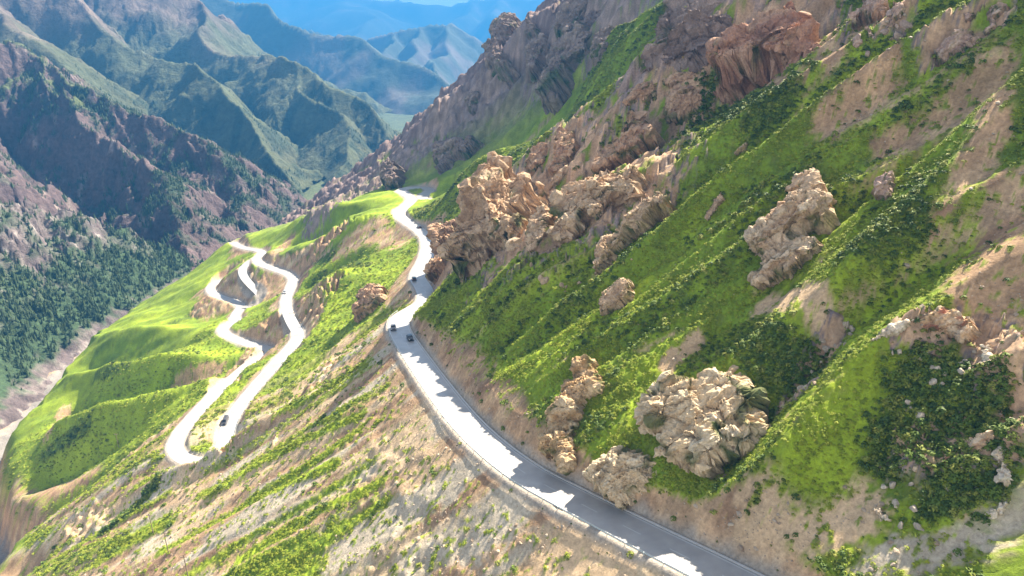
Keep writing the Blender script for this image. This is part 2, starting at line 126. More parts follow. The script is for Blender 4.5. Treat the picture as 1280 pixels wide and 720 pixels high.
PATCHES = [
    ('rock', 15, [(-21.8, 270.1), (-6.5, 264.3), (5.1, 207.1)]),
    ('rock', 18, [(-10.3, 285.5), (9.2, 256.0), (18.5, 190.2)]),
    ('rock', 16, [(15.9, 270.1), (28.9, 244.6), (34.0, 189.8)]),
    ('rock', 12, [(45.3, 244.1), (58.3, 242.7), (70.5, 240.8)]),
    ('rock', 12, [(77.7, 240.3), (92.7, 232.8)]),
    ('greyrock', 22, [(29.7, 529.8), (51.2, 516.4), (74.9, 487.5)]),
    ('greyrock', 22, [(52.4, 261.1), (66.7, 253.0), (78.5, 248.5)]),
    ('greyrock', 18, [(-25.8, 567.9), (0.0, 561.2)]),
    ('greyrock', 20, [(-52.7, 573.6), (-79.3, 563.4), (-112.2, 553.5)]),
    ('greyrock', 16, [(-145.1, 499.3), (-136.0, 567.9)]),
    ('rock', 5, [(94.8, 197.5), (94.4, 179.9)]),
    ('rock', 4, [(93.6, 158.8), (103.8, 157.5)]),
    ('rock', 3, [(62.9, 99.3), (73.2, 93.9)]),
    ('rock', 3, [(71.6, 90.6), (70.9, 84.6)]),
    ('rock', 3, [(59.5, 84.9), (67.7, 79.8)]),
    ('rock', 3, [(57.8, 110.7), (50.2, 103.9)]),
    ('soil', 6, [(83.2, 110.3), (76.7, 101.3), (74.4, 96.4), (72.8, 85.6)]),
    ('soil', 5, [(98.7, 147.6), (90.5, 142.7), (81.1, 144.4)]),
    ('soil', 2.6, [(88.7, 128.2), (83.5, 121.3), (73.6, 114.5)]),
    ('soil', 5, [(82.1, 158.5), (74.3, 156.6)]),
    ('tan', 5, [(39.2, 87.1), (49.6, 81.1)]),
    ('tan', 3, [(60.0, 79.8), (62.0, 75.2)]),
    ('grey', 3, [(51.0, 73.9), (59.7, 72.0), (68.2, 72.4)]),
    ('tan', 1.8, [(31.7, 124.9), (34.8, 126.4), (38.4, 126.9)]),
    ('soil', 5, [(-23.7, 191.3), (-8.2, 152.3), (0.0, 132.1)]),
    ('soil', 4, [(8.3, 119.1), (1.8, 127.7)]),
    ('soil', 7, [(-129.6, 210.0), (-150.5, 212.1), (-188.5, 218.5)]),
    ('tan', 6, [(-120.6, 206.3), (-101.7, 176.7)]),
    ('tan', 5, [(-101.8, 180.3), (-79.2, 181.3), (-58.7, 177.8)]),
    ('tan', 4, [(-120.3, 262.2), (-119.9, 281.6)]),
    ('grass', 2.2, [(-108.2, 193.6), (-70.7, 181.7), (-44.9, 173.3)]),
    ('grass', 2.2, [(-110.1, 168.2), (-73.9, 166.2), (-48.8, 157.9)]),
    ('grass', 2.2, [(-72.4, 142.4), (-49.5, 142.4), (-31.5, 138.8)]),
    ('grey', 6, [(-38.7, 124.0), (-14.0, 123.0)]),
    ('grey', 6, [(-19.9, 110.7), (0.0, 108.5)]),
    ('tan', 7, [(-28.4, 146.1), (-18.4, 130.5)]),
    ('tan', 6, [(8.7, 96.9), (19.0, 91.3)]),
    ('soil', 9, [(-63.2, 380.5), (-85.4, 411.1), (-106.4, 410.3)]),
    ('tan', 6, [(-73.4, 268.0), (-86.2, 248.0), (-89.6, 212.1)]),
    ('soil', 3, [(76.4, 231.4), (74.0, 182.4)]),
    ('soil', 4, [(99.5, 233.2), (80.8, 180.6)]),
    ('tan', 3, [(56.9, 113.6), (51.1, 124.9)]),
    ('soil', 9, [(-260.6, 287.8), (-228.9, 276.0), (-203.8, 271.7)]),
    ('soil', 7, [(-242.5, 270.1), (-177.5, 226.9), (-149.5, 224.2)]),
    ('tan', 5, [(-186.6, 222.4), (-150.5, 212.1)]),
    ('soil', 5, [(-182.7, 329.3), (-161.7, 329.3)]),
    ('soil', 4, [(-149.8, 357.9), (-121.7, 315.9)]),
    ('scrub', 5, [(-239.2, 436.3), (-217.7, 442.4)]),
    ('soil', 8, [(-208.3, 433.7), (-194.0, 451.3)]),
    ('tan', 6, [(-204.5, 454.0), (-187.3, 454.0)]),
    ('soil', 6, [(-173.7, 445.9), (-151.3, 411.9)]),
    ('scrub', 6, [(-156.7, 460.3), (-118.1, 413.6)]),
    ('scrub', 6, [(-120.5, 399.1), (-79.6, 354.3)]),
    ('soil', 6, [(-174.9, 469.5), (-171.0, 500.2)]),
    ('scrub', 4, [(-248.8, 359.3), (-223.7, 352.9)]),
    ('scrub', 4, [(-245.0, 303.0), (-218.2, 300.6)]),
    ('soil', 4, [(-267.5, 357.2), (-250.3, 312.7)]),
    ('soil', 4, [(-108.4, 255.0), (-101.6, 256.5)]),
    ('tan', 4, [(-126.4, 237.9), (-122.8, 245.6)]),
    ('grass', 14, [(-243.3, 299.4), (-199.7, 289.5), (-167.8, 287.8)]),
    ('grass', 10, [(-89.9, 319.6), (-132.3, 352.9)]),
    ('grass', 5, [(46.4, 89.2), (56.1, 94.9)]),
    ('grass', 6, [(-38.6, 252.5), (-11.8, 183.9)]),
    ('grass', 12, [(-268.6, 363.6), (-198.2, 341.9)]),
    ('scrub', 5.5, [(63.5, 93.5), (65.2, 86.9), (60.2, 87.5)]),
    ('scrub', 4, [(60.2, 77.8), (64.7, 77.3)]),
    ('scrub', 5, [(46.6, 115.2), (51.8, 108.1)]),
    ('scrub', 7, [(64.9, 235.1), (66.6, 182.1)]),
    ('scrub', 5, [(64.5, 116.6), (69.8, 116.8)]),
    ('scrub', 2.5, [(-133.5, 210.8), (-151.7, 202.6)]),
]
CAR_SPOTS = [(-36.5, 205.9), (-40.7, 219.8), (-44.5, 287.8), (-52.1, 392.0), (-120.3, 247.0), (-144.0, 401.5)]
POLE_SPOTS = [(-120.4, 182.8), (-104.1, 162.9), (-89.3, 145.8), (-193.8, 283.8)]
BOULDERS = [
    ('white boulder lying in the dark scrub below the red and ochre outcrop', 'pale boulders in the scrub', [(60.7, 89.9, -54.92, 0.66), (66.2, 92.1, -50.03, 0.45), (67.9, 91.2, -49.12, 0.84), (69.0, 90.4, -48.87, 0.89), (69.0, 86.9, -51.34, 0.90), (61.5, 88.5, -55.03, 0.89), (61.7, 97.1, -48.94, 0.69), (63.9, 95.6, -49.05, 0.72), (67.9, 85.2, -53.81, 0.64), (68.4, 92.3, -48.42, 0.58), (65.3, 93.4, -49.91, 0.99), (60.7, 97.3, -49.09, 0.46), (58.4, 88.1, -57.80, 0.29), (66.9, 85.7, -54.23, 0.73), (69.0, 92.4, -48.05, 0.56), (60.8, 90.8, -54.36, 0.60), (65.4, 85.7, -55.02, 0.64), (70.4, 93.0, -46.59, 0.39), (64.2, 88.0, -53.40, 0.36), (65.3, 94.7, -48.95, 0.29), (65.2, 95.8, -48.04, 0.79), (67.9, 84.6, -54.44, 0.91), (65.4, 93.0, -50.11, 0.72), (68.4, 87.1, -51.26, 0.31), (67.3, 84.9, -54.37, 0.98), (64.3, 91.9, -51.41, 0.83), (65.2, 90.8, -51.08, 0.57), (59.9, 95.2, -51.40, 0.25)]),
    ('pale boulder on the rubbly rib at the edge of the brown bare slope', 'boulders along the rubbly rib', [(70.2, 87.6, -49.26, 0.86), (71.7, 89.0, -47.10, 0.69), (72.4, 91.0, -45.97, 0.69), (72.7, 89.4, -46.27, 0.31), (70.2, 86.1, -51.62, 0.77), (70.4, 87.5, -49.53, 0.32), (74.9, 91.0, -44.42, 0.58), (70.9, 91.7, -46.74, 0.38), (72.4, 86.4, -49.81, 0.50), (71.1, 90.1, -47.48, 0.90), (70.0, 88.5, -48.59, 0.79), (71.2, 83.6, -53.33, 0.84), (69.8, 84.2, -53.50, 0.47), (71.1, 84.9, -51.99, 0.52), (72.0, 91.5, -46.07, 0.67), (72.9, 91.7, -45.32, 0.32)]),
    ('pale boulder in the stony gully between the two green spurs', 'boulders in the stony gully', [(58.6, 111.4, -51.71, 0.45), (50.1, 101.7, -58.31, 0.83), (50.3, 102.5, -58.46, 0.67), (50.3, 103.1, -58.88, 0.75), (53.3, 107.0, -57.63, 0.39), (61.0, 110.7, -51.05, 0.63), (60.8, 110.9, -50.97, 0.69), (60.4, 109.6, -51.71, 0.64), (58.3, 110.1, -53.96, 0.47), (55.0, 107.7, -55.88, 0.33), (55.1, 104.9, -53.88, 0.26), (60.2, 111.2, -50.59, 0.76), (56.9, 110.3, -54.88, 0.80), (57.4, 105.8, -51.56, 0.38), (59.8, 111.6, -50.50, 0.67), (60.5, 109.8, -51.72, 0.45), (50.7, 101.7, -57.49, 0.58), (50.7, 104.9, -59.95, 0.73), (56.5, 110.9, -54.52, 0.40), (53.9, 109.4, -57.07, 0.58), (50.5, 102.7, -58.23, 0.37), (51.5, 102.3, -56.75, 0.51)]),
    ('pinkish boulder among the dark scrub at the head of the slope', 'boulders at the head of the slope', [(92.5, 176.4, -3.44, 0.52), (87.5, 176.4, -7.09, 0.73), (87.7, 177.1, -6.56, 0.75), (93.9, 175.7, -3.47, 1.48), (94.1, 177.8, -0.52, 0.61), (93.6, 181.0, 2.22, 1.28), (95.0, 179.2, 1.67, 0.57), (95.8, 177.1, -0.63, 1.58), (92.0, 179.6, -0.38, 0.64), (99.3, 193.6, 2.88, 0.58), (86.6, 179.9, -4.06, 0.68), (95.6, 195.1, 0.23, 1.51), (91.7, 178.1, -2.11, 1.17), (85.9, 180.6, -4.04, 1.45), (87.4, 176.4, -7.27, 0.97), (89.5, 178.8, -3.36, 0.59)]),
    ('white boulder at the foot of the scrub above the gravel track', 'boulders above the gravel track', [(63.5, 73.7, -61.05, 0.40), (57.8, 81.3, -62.22, 0.46), (56.7, 78.1, -63.86, 0.79), (58.3, 79.0, -62.27, 0.32), (63.7, 76.9, -59.39, 0.36), (55.2, 79.8, -64.35, 0.69), (61.2, 75.5, -61.63, 0.30), (56.5, 75.8, -65.31, 0.78), (61.5, 78.7, -59.53, 0.38), (60.9, 78.0, -60.51, 0.52), (55.1, 83.2, -64.01, 0.58), (54.7, 77.0, -66.12, 0.74), (63.4, 73.5, -61.55, 0.28), (56.0, 82.9, -63.55, 0.70)]),
    ('tan boulder on the green slope beneath the crag', 'boulders beneath the crag', [(13.9, 166.2, -65.55, 0.52), (7.8, 172.2, -64.26, 0.99), (29.2, 156.9, -53.48, 0.42), (13.4, 166.9, -64.50, 1.04), (24.3, 157.9, -56.86, 0.52), (18.3, 170.2, -61.04, 0.54), (18.4, 175.3, -56.92, 0.42), (11.2, 177.1, -60.50, 0.64), (21.8, 166.2, -60.41, 0.64), (8.8, 171.6, -64.82, 1.28), (17.5, 166.2, -63.29, 0.88), (5.3, 179.9, -63.03, 0.67), (30.1, 176.4, -53.45, 1.29), (14.2, 166.5, -64.49, 0.52)]),
]


# ---------------------------------------------------------------- noise in numpy
def _hash(ix, iy, iz, seed):
    h = (ix.astype(np.int64) * 374761393 + iy.astype(np.int64) * 668265263 + iz.astype(np.int64) * 2147483647 + seed * 1274126177) & 0xFFFFFFFF
    h = ((h ^ (h >> 13)) * 1274126177) & 0xFFFFFFFF
    h = (h ^ (h >> 16)) & 0xFFFFFFFF
    h = (h * 2246822519) & 0xFFFFFFFF
    return (h ^ (h >> 15)) & 0xFFFFFFFF


def noise2(x, y, seed=0):
    """Perlin gradient noise, about -1..1"""
    x0 = np.floor(x); y0 = np.floor(y)
    fx = x - x0; fy = y - y0
    ux = fx * fx * fx * (fx * (fx * 6 - 15) + 10); uy = fy * fy * fy * (fy * (fy * 6 - 15) + 10)
    z = np.zeros(1, np.int64)
    def g(i, j):
        a = _hash(x0 + i, y0 + j, z, seed) * (2 * math.pi / 4294967296.0)
        return np.cos(a) * (fx - i) + np.sin(a) * (fy - j)
    a = g(0, 0); b = g(1, 0); c = g(0, 1); d = g(1, 1)
    return 1.5 * ((a + (b - a) * ux) + ((c + (d - c) * ux) - (a + (b - a) * ux)) * uy)


def noise3(p, seed=0):
    p0 = np.floor(p); f = p - p0
    u = f * f * (3 - 2 * f)
    def v(i, j, k):
        return _hash(p0[:, 0] + i, p0[:, 1] + j, p0[:, 2] + k, seed) * (2 / 4294967296.0) - 1
    r = 0
    for i in (0, 1):
        wx = u[:, 0] if i else 1 - u[:, 0]
        for j in (0, 1):
            wy = u[:, 1] if j else 1 - u[:, 1]
            for k in (0, 1):
                wz = u[:, 2] if k else 1 - u[:, 2]
                r = r + v(i, j, k) * wx * wy * wz
    return r


def fbm2(x, y, oct=4, seed=0, gain=.5, lac=2.03):
    s = 0; a = 1; n = 0
    for o in range(oct):
        s = s + a * noise2(x, y, seed + o * 17); n += a
        a *= gain; x = x * lac + 3.7; y = y * lac + 1.3
    return s / n * 1.5


def ridged2(x, y, oct=4, seed=0, gain=.5, lac=2.07):
    """0..1, sharp crests at 1"""
    s = 0; a = 1; n = 0
    for o in range(oct):
        s = s + a * (1 - np.abs(noise2(x, y, seed + o * 31))); n += a
        a *= gain; x = x * lac + 5.1; y = y * lac + 2.9
    return s / n


def fbm3(p, oct=4, seed=0, gain=.5):
    s = 0; a = 1; n = 0
    for o in range(oct):
        s = s + a * noise3(p, seed + o * 13); n += a
        a *= gain; p = p * 2.03 + 1.7
    return s / n


def worley3(p, seed=0):
    """F1, F2 and the id of the nearest cell"""
    p0 = np.floor(p).astype(np.int64); f = p - p0
    n = len(p); d1 = np.full(n, 9.); d2 = np.full(n, 9.); cid = np.zeros(n)
    for i in (-1, 0, 1):
        for j in (-1, 0, 1):
            for k in (-1, 0, 1):
                c = (p0[:, 0] + i, p0[:, 1] + j, p0[:, 2] + k)
                h = [_hash(*c, seed + q) / 4294967296.0 for q in (1, 2, 3)]
                d = np.sqrt((i + h[0] - f[:, 0]) ** 2 + (j + h[1] - f[:, 1]) ** 2 + (k + h[2] - f[:, 2]) ** 2)
                near = d < d1
                d2 = np.where(near, d1, np.minimum(d2, d)); cid = np.where(near, h[0] * .5 + h[1] * .5, cid); d1 = np.where(near, d, d1)
    return d1, d2, cid


def facets(a, b, seed=0):
    """blocky planes: every cell of a 2-D Voronoi diagram gets its own level and tilt; returns level+tilt, edge distance and cell id"""
    x0 = np.floor(a).astype(np.int64); y0 = np.floor(b).astype(np.int64); fx = a - x0; fy = b - y0
    d1 = np.full(a.shape, 9.); d2 = np.full(a.shape, 9.); lev = np.zeros(a.shape); cid = np.zeros(a.shape); z = np.zeros(1, np.int64)
    for i in (-1, 0, 1):
        for j in (-1, 0, 1):
            h = [_hash(x0 + i, y0 + j, z, seed + q) / 4294967296.0 for q in (1, 2, 3, 4, 5)]
            ox = fx - i - h[0]; oy = fy - j - h[1]
            d = np.sqrt(ox * ox + oy * oy)
            near = d < d1
            d2 = np.where(near, d1, np.minimum(d2, d))
            lev = np.where(near, (h[2] - .5) + (h[3] - .5) * 1.5 * ox + (h[4] - .5) * 1.5 * oy, lev)
            cid = np.where(near, h[2], cid); d1 = np.where(near, d, d1)
    return lev, d2 - d1, cid


def facets3(p, seed=0):
    """the same in 3-D, for rock that is seen from every side"""
    p0 = np.floor(p).astype(np.int64); f = p - p0; n = len(p)
    d1 = np.full(n, 9.); d2 = np.full(n, 9.); lev = np.zeros(n); cid = np.zeros(n)
    for i in (-1, 0, 1):
        for j in (-1, 0, 1):
            for k in (-1, 0, 1):
                h = _hash(p0[:, 0] + i, p0[:, 1] + j, p0[:, 2] + k, seed)
                hx = (h & 1023) / 1023.; hy = ((h >> 10) & 1023) / 1023.; hz = ((h >> 20) & 1023) / 1023.
                ox = f[:, 0] - i - hx; oy = f[:, 1] - j - hy; oz = f[:, 2] - k - hz
                d = np.sqrt(ox * ox + oy * oy + oz * oz)
                near = d < d1
                q = ((h * 2654435761) >> 7) & 1023; r = ((h * 40503) >> 5) & 1023; w = ((h * 69069) >> 9) & 1023
                d2 = np.where(near, d1, np.minimum(d2, d))
                lev = np.where(near, q / 1023. - .5 + (r / 1023. - .5) * 1.4 * ox + (w / 1023. - .5) * 1.4 * oy + ((q ^ r) / 1023. - .5) * 1.4 * oz, lev)
                cid = np.where(near, q / 1023., cid); d1 = np.where(near, d, d1)
    return lev, d2 - d1, cid


def worley2(x, y, seed=0):
    x0 = np.floor(x).astype(np.int64); y0 = np.floor(y).astype(np.int64); fx = x - x0; fy = y - y0
    d1 = np.full(x.shape, 9.); d2 = np.full(x.shape, 9.); cid = np.zeros(x.shape); z = np.zeros(1, np.int64)
    for i in (-1, 0, 1):
        for j in (-1, 0, 1):
            a = _hash(x0 + i, y0 + j, z, seed + 1) / 4294967296.0; b = _hash(x0 + i, y0 + j, z, seed + 2) / 4294967296.0
            d = np.sqrt((i + a - fx) ** 2 + (j + b - fy) ** 2)
            near = d < d1
            d2 = np.where(near, d1, np.minimum(d2, d)); cid = np.where(near, a * .5 + b * .5, cid); d1 = np.where(near, d, d1)
    return d1, d2, cid


def sstep(a, b, x):
    t = np.clip((x - a) / (b - a), 0, 1)
    return t * t * (3 - 2 * t)


def poly_dist(x, y, P):
    """distance to polyline P (n,2+), signed side (+ = right of travel), arc fraction, and the interpolated further columns"""
    P = np.asarray(P, float); best = np.full(x.shape, 1e9); side = np.zeros(x.shape); tt = np.zeros(x.shape)
    val = np.zeros(x.shape + (P.shape[1] - 2,))
    L = np.concatenate([[0], np.cumsum(np.hypot(*np.diff(P[:, :2], axis=0).T))])
    for i in range(len(P) - 1):
        ax, ay = P[i, :2]; dx, dy = P[i + 1, :2] - P[i, :2]; l2 = dx * dx + dy * dy + 1e-12
        t = np.clip(((x - ax) * dx + (y - ay) * dy) / l2, 0, 1)
        d = np.hypot(x - ax - t * dx, y - ay - t * dy)
        m = d < best
        best = np.where(m, d, best)
        side = np.where(m, np.sign((x - ax) * dy - (y - ay) * dx), side)
        tt = np.where(m, L[i] + t * (L[i + 1] - L[i]), tt)
        if val.shape[-1]:
            v = P[i, 2:] + t[..., None] * (P[i + 1, 2:] - P[i, 2:])
            val = np.where(m[..., None], v, val)
    return best, side, tt, val


# ---------------------------------------------------------------- the shape of the land (metres; the drone hovers at the origin)
def resample(P, step):
    P = np.asarray(P, float)
    for _ in range(3):                                   # Chaikin corner cutting
        Q = [P[0]]
        for a, b in zip(P[:-1], P[1:]):
            Q += [a * .75 + b * .25, a * .25 + b * .75]
        P = np.array(Q + [P[-1]])
    L = np.concatenate([[0], np.cumsum(np.hypot(*np.diff(P[:, :2], axis=0).T))])
    s = np.linspace(0, L[-1], max(2, int(L[-1] / step)))
    return np.stack([np.interp(s, L, P[:, k]) for k in range(P.shape[1])], -1)


HILL_Y = np.array([0, 71, 82, 95, 106, 118, 138, 162, 194, 218, 251, 293, 325, 363, 413, 470, 520, 600, 700, 900])
HILL_X = np.array([92, 41, 33, 22.4, 12.2, 1.7, -9.5, -19.5, -31.8, -39, -43, -45, -46, -50, -66, -74, -88, -118, -170, -260.])
HILL_Z = np.array([-70, -77, -80, -83, -85, -87, -90, -93, -97, -100.5, -104.5, -108, -110.5, -112, -114, -115, -117, -124, -140, -170.])
RIV_Y = np.array([0, 150, 262, 300, 340, 372, 415, 470, 533, 580, 680, 811, 1000, 1300])
RIV_X = np.array([-225, -232, -254, -292, -318, -325, -334, -346, -341, -327, -306, -280, -235, -150.])
RIV_Z = np.array([-243, -246, -249, -251, -253, -254, -255, -255, -251, -249, -248, -249, -252, -256.])
BENCH_Z = np.array([-226, -230, -233, -233, -232, -231, -231, -231, -234, -237, -240, -243, -250, -254.])
# crest of the rocky spur that closes the slope
SPUR = np.array([(-330, 715, -240), (-217, 690, -212), (-178, 680, -179.5), (-137, 670, -145), (-99, 660, -105), (-64, 655, -66), (-31, 650, -42), (0, 648, -5), (24, 655, 2), (45, 665, 24), (95, 680, 75), (260, 720, 215.)])


def z_base(x, y):
    hx = np.interp(y, HILL_Y, HILL_X); hz = np.interp(y, HILL_Y, HILL_Z)
    rx = np.interp(y, RIV_Y, RIV_X); rz = np.interp(y, RIV_Y, RIV_Z); bz = np.interp(y, RIV_Y, BENCH_Z)
    d = x - hx
    up = hz + .66 * d + .0006 * d * d * (d < 150) + (d >= 150) * (.0006 * 22500 + (d - 150) * .12)
    t = np.clip(-d / (hx - rx), 0, 1)
    dn = hz + (bz - hz) * (t * (1.12 - .12 * t))
    z = np.where(d > 0, up, dn)
    left = rx - x
    z = np.where(left > 0, rz + np.clip(left - 14, 0, None) * .12, z)
    return z


def tps_fit(P, v, lam=.5):
    n = len(P); d = np.hypot(P[:, None, 0] - P[None, :, 0], P[:, None, 1] - P[None, :, 1]) / 100
    K = np.where(d > 0, d * d * np.log(d + 1e-9), 0) + np.eye(n) * lam * 1e-3
    A = np.zeros((n + 3, n + 3)); A[:n, :n] = K; A[:n, n] = 1; A[:n, n + 1:] = P / 100; A[n:, :n] = A[:n, n:].T
    return np.linalg.solve(A, np.concatenate([v, np.zeros(3)]))


def tps_eval(w, P, x, y):
    r = w[-3] + w[-2] * x / 100 + w[-1] * y / 100
    for i in range(len(P)):
        d2 = ((x - P[i, 0]) ** 2 + (y - P[i, 1]) ** 2) / 1e4 + 1e-9
        r = r + w[i] * .5 * d2 * np.log(d2)
    return r


_road_ctrl = np.array([p for L in (MAIN_ROAD, SWITCHBACK_ROAD, SIDE_ROAD, LOWER_ROAD) for p in L][::2])
_anchor = np.array([(x, y) for y in (40, 90, 140, 190, 250, 320, 400) for x in (float(np.interp(y, HILL_Y, HILL_X)) + np.array([45, 110, 200, 330]))] +
                   [(float(np.interp(y, RIV_Y, RIV_X)) + o, y) for y in (100, 180, 254, 320, 393, 460, 522, 578, 640, 720, 811) for o in (0, -60)] +
                   [(-60, 60), (-110, 100), (-160, 140), (-75, 130), (-100, 162), (-170, 190), (-70, 190), (-60, 560), (-200, 610), (0, 560), (60, 520), (-130, 560), (-250, 620)])
_cp = np.concatenate([_road_ctrl[:, :2], _anchor])
_cv = np.concatenate([_road_ctrl[:, 2] - z_base(_road_ctrl[:, 0], _road_ctrl[:, 1]), np.zeros(len(_anchor))])
_cw = tps_fit(_cp, _cv, 6.0)


def z_smooth(x, y):
    z = z_base(x, y) + tps_eval(_cw, _cp, x, y) * sstep(-430, -330, x) * (1 - sstep(560, 700, y))
    cy = np.interp(x, SPUR[:, 0], SPUR[:, 1]); cz = np.interp(x, SPUR[:, 0], SPUR[:, 2])
    dy = y - cy
    crest = cz - np.where(dy > 0, .95 * dy, -.62 * dy)      # roof shaped rocky spur
    z = np.where((dy > -160) & (x > -330), np.maximum(z * (dy < 0) + -999 * (dy >= 0), crest), z)
    rz = np.interp(y, RIV_Y, RIV_Z)
    return np.maximum(z, rz - 1)


# spurs (+) and gullies (-) that run down the fall line: points of (x, y, height), then the half width
SPURS = [
    ([(125, 157, 5), (107, 156, 5), (68, 158, 5), (43, 158, 4), (14, 161, 1)], 7.5),
    ([(130, 181, 5), (106, 180, 6), (82, 181, 6), (48, 188, 5), (15, 196, 3), (-10, 204, 1)], 8),
    ([(110, 130, 4), (89, 127, 4), (78, 122, 4.5), (65, 118, 4), (56, 113, 1)], 6.5),
    ([(85, 104, 3), (70, 101, 3.5), (55, 98.5, 4.5), (43, 92.5, 4.5), (37, 92, 3)], 7),
    ([(75, 112, -2), (56, 109.5, -3.5), (48, 105, -3.5), (37, 99, -3)], 4),
    ([(110, 142, -3), (90, 139, -3.5), (66, 134, -4), (45, 128, -3), (30, 122, -1)], 5.5),
    ([(115, 168, -3), (85, 169, -4.5), (60, 171, -4), (30, 176, -2)], 5),
    ([(180, 262, 12), (140, 252, 14), (101, 255, 16), (57, 266, 17), (15, 282, 17), (-18, 293, 12), (-33, 297, 4)], 19),
    ([(110, 222, -5), (70, 226, -8), (30, 236, -6), (0, 250, -3)], 11),
    ([(110, 372, 10), (66, 392, 11), (41, 445, 7), (15, 480, 3)], 16),
    ([(100, 330, -6), (50, 362, -9), (20, 400, -8), (-5, 430, -4)], 15),
    ([(120, 480, 12), (70, 520, 14), (30, 560, 13), (-20, 580, 12), (-70, 585, 9), (-110, 575, 3)], 16),
    ([(-80, 340, 2), (-96, 347, 6), (-115, 353, 7), (-140, 361, 4), (-160, 366, 0)], 13),
    ([(-85, 420, 3), (-110, 432, 7), (-135, 446, 6), (-150, 455, 2)], 14),
    ([(-110, 480, 3), (-140, 500, 7), (-170, 520, 5), (-190, 530, 2)], 16),
    ([(-150, 296, 3), (-185, 300, 6), (-215, 306, 7), (-246, 316, 5)], 11),
    ([(-160, 335, 2), (-200, 345, 6), (-240, 360, 7), (-280, 380, 5)], 11),
    ([(-190, 390, 2), (-230, 410, 6), (-275, 430, 7), (-305, 445, 4)], 13),
    ([(-150, 268, -2), (-190, 262, -4), (-220, 258, -5)], 9),
    ([(-130, 215, -1), (-165, 213, -3), (-200, 214, -4)], 10),
    ([(-70, 214, 1), (-90, 212, 4), (-110, 211, 4.5), (-130, 212, 4), (-150, 216, 1)], 6),
    ([(-170, 281, -2), (-205, 283, -4), (-240, 290, -5)], 8), ([(-170, 322, -2), (-210, 327, -4.5), (-255, 340, -5)], 8),
    ([(-190, 372, -2), (-235, 385, -4.5), (-285, 402, -5)], 9), ([(-80, 385, -2), (-110, 393, -4.5), (-128, 398, -3)], 8), ([(-100, 462, -3), (-140, 478, -5), (-165, 488, -3)], 9),
]


def z_land(x, y):
    """the slope before roads are cut into it"""
    z = z_smooth(x, y)
    d = x - np.interp(y, HILL_Y, HILL_X)
    for P, w in SPURS:
        P = np.array(P, float)
        x0, x1 = P[:, 0].min() - 4 * w, P[:, 0].max() + 4 * w; y0, y1 = P[:, 1].min() - 4 * w, P[:, 1].max() + 4 * w
        m = (x > x0) & (x < x1) & (y > y0) & (y < y1)
        if m.any():
            dist, _, _, v = poly_dist(x[m], y[m], P)
            z[m] += v[:, 0] * np.where(x[m] > -60, 1.6, 1.9) * np.exp(-(dist / w) ** 1.35)
    up = sstep(3, 35, d); low = sstep(3, 25, -d)
    wy = y + 7 * fbm2(x / 130, y / 130, 2, 11) + .5 * noise2(x / 9, y / 9, 13)
    # ribs that follow the fall line on the upper slope, finer ones below the road, broad swells by the river
    far = sstep(180, 420, y)
    r1 = 1 - np.abs(noise2(x / 330 + 9, wy / (17 + 10 * far), 21)) * 1.25
    r2 = 1 - np.abs(noise2(x / 190 + 4, wy / 8.3, 23)) * 1.25
    r3 = ridged2(x / 60, wy / 3.6, 2, 27)
    vary = .75 + .55 * fbm2(x / 90 + 3, y / 70, 2, 29)
    z = z + up * vary * ((r1 - .55) * (16 + 4 * far) + (r2 - .55) * 6.0 + (r3 - .6) * 1.5)
    near_low = low * (1 - sstep(250, 315, y - .1 * x))
    z = z + near_low * ((ridged2(x / 120, wy / 15 + 3, 2, 33) - .6) * 3.6 + (ridged2(x / 60, wy / 5.5, 2, 37) - .6) * 1.0)
    grassy = low * sstep(240, 305, y - .1 * x)
    z = z + grassy * (fbm2(x / 75 + 4, wy / 30, 3, 41) * 3.6 + (ridged2(x / 60, wy / 13, 2, 43) - .62) * 1.6)
    z = z + fbm2(x / 14, y / 9, 3, 51) * (.35 + .35 * up)
    # rocky ground high on the far spur
    rk = sstep(480, 560, y + .25 * x)
    z = z + rk * (ridged2(x / 46, y / 30, 5, 61, .55) - .6) * 22
    # the river has cut its bank
    rx = np.interp(y, RIV_Y, RIV_X); rz = np.interp(y, RIV_Y, RIV_Z)
    b = x - rx + 5 * fbm2(x / 30, y / 18, 3, 71)
    bank = rz + .2 + np.clip(b - 7, 0, None) * 1.5 + np.clip(-b - 9, 0, None) * .9
    return np.minimum(z, bank)


ROADS = [resample(L, 2.0) for L in (MAIN_ROAD, SWITCHBACK_ROAD, SIDE_ROAD, LOWER_ROAD)]
ROAD_W = [3.7, 3.1, 2.9, 2.9]


def z_ground(x, y, full=False):
    z0 = z_land(x, y); z = z0.copy(); cut = np.zeros_like(z); rd = np.full_like(z, 99.)
    jit = .55 + .5 * noise2(x / 6, y / 6, 5) + .3 * noise2(x / 2.3, y / 2.3, 6)
    for ri, (P, w) in list(enumerate(zip(ROADS, ROAD_W)))[::-1]:
        kc, kf = (1.8, .78) if ri == 0 else (.80, .66)
        for k in range(0, len(P) - 1, 24):
            Q = P[k:k + 25]
            m = (x > Q[:, 0].min() - 40) & (x < Q[:, 0].max() + 40) & (y > Q[:, 1].min() - 40) & (y < Q[:, 1].max() + 40)
            if not m.any():
                continue
            dist, side, _, v = poly_dist(x[m], y[m], Q)
            rz = v[:, 0]; e = np.clip(dist - w - .7, 0, None)
            j = jit[m]
            kk = np.interp(y[m], [104, 124], [2.0, 1.4]) if ri == 0 else kc
            hi = rz + e * (kk + .5 * j) - .05; lo = rz - e * (kf + .12 * j) - .25 * np.clip(e, 0, 1) - .05
            zn = np.clip(z[m], lo, hi)
            zn = np.where(dist < w + .7, rz - .05, zn)
            cut[m] = np.maximum(cut[m], np.where(dist < 40, np.abs(zn - z[m]), 0)); z[m] = zn; rd[m] = np.minimum(rd[m], dist - w)
    return (z, z0, cut, rd) if full else z


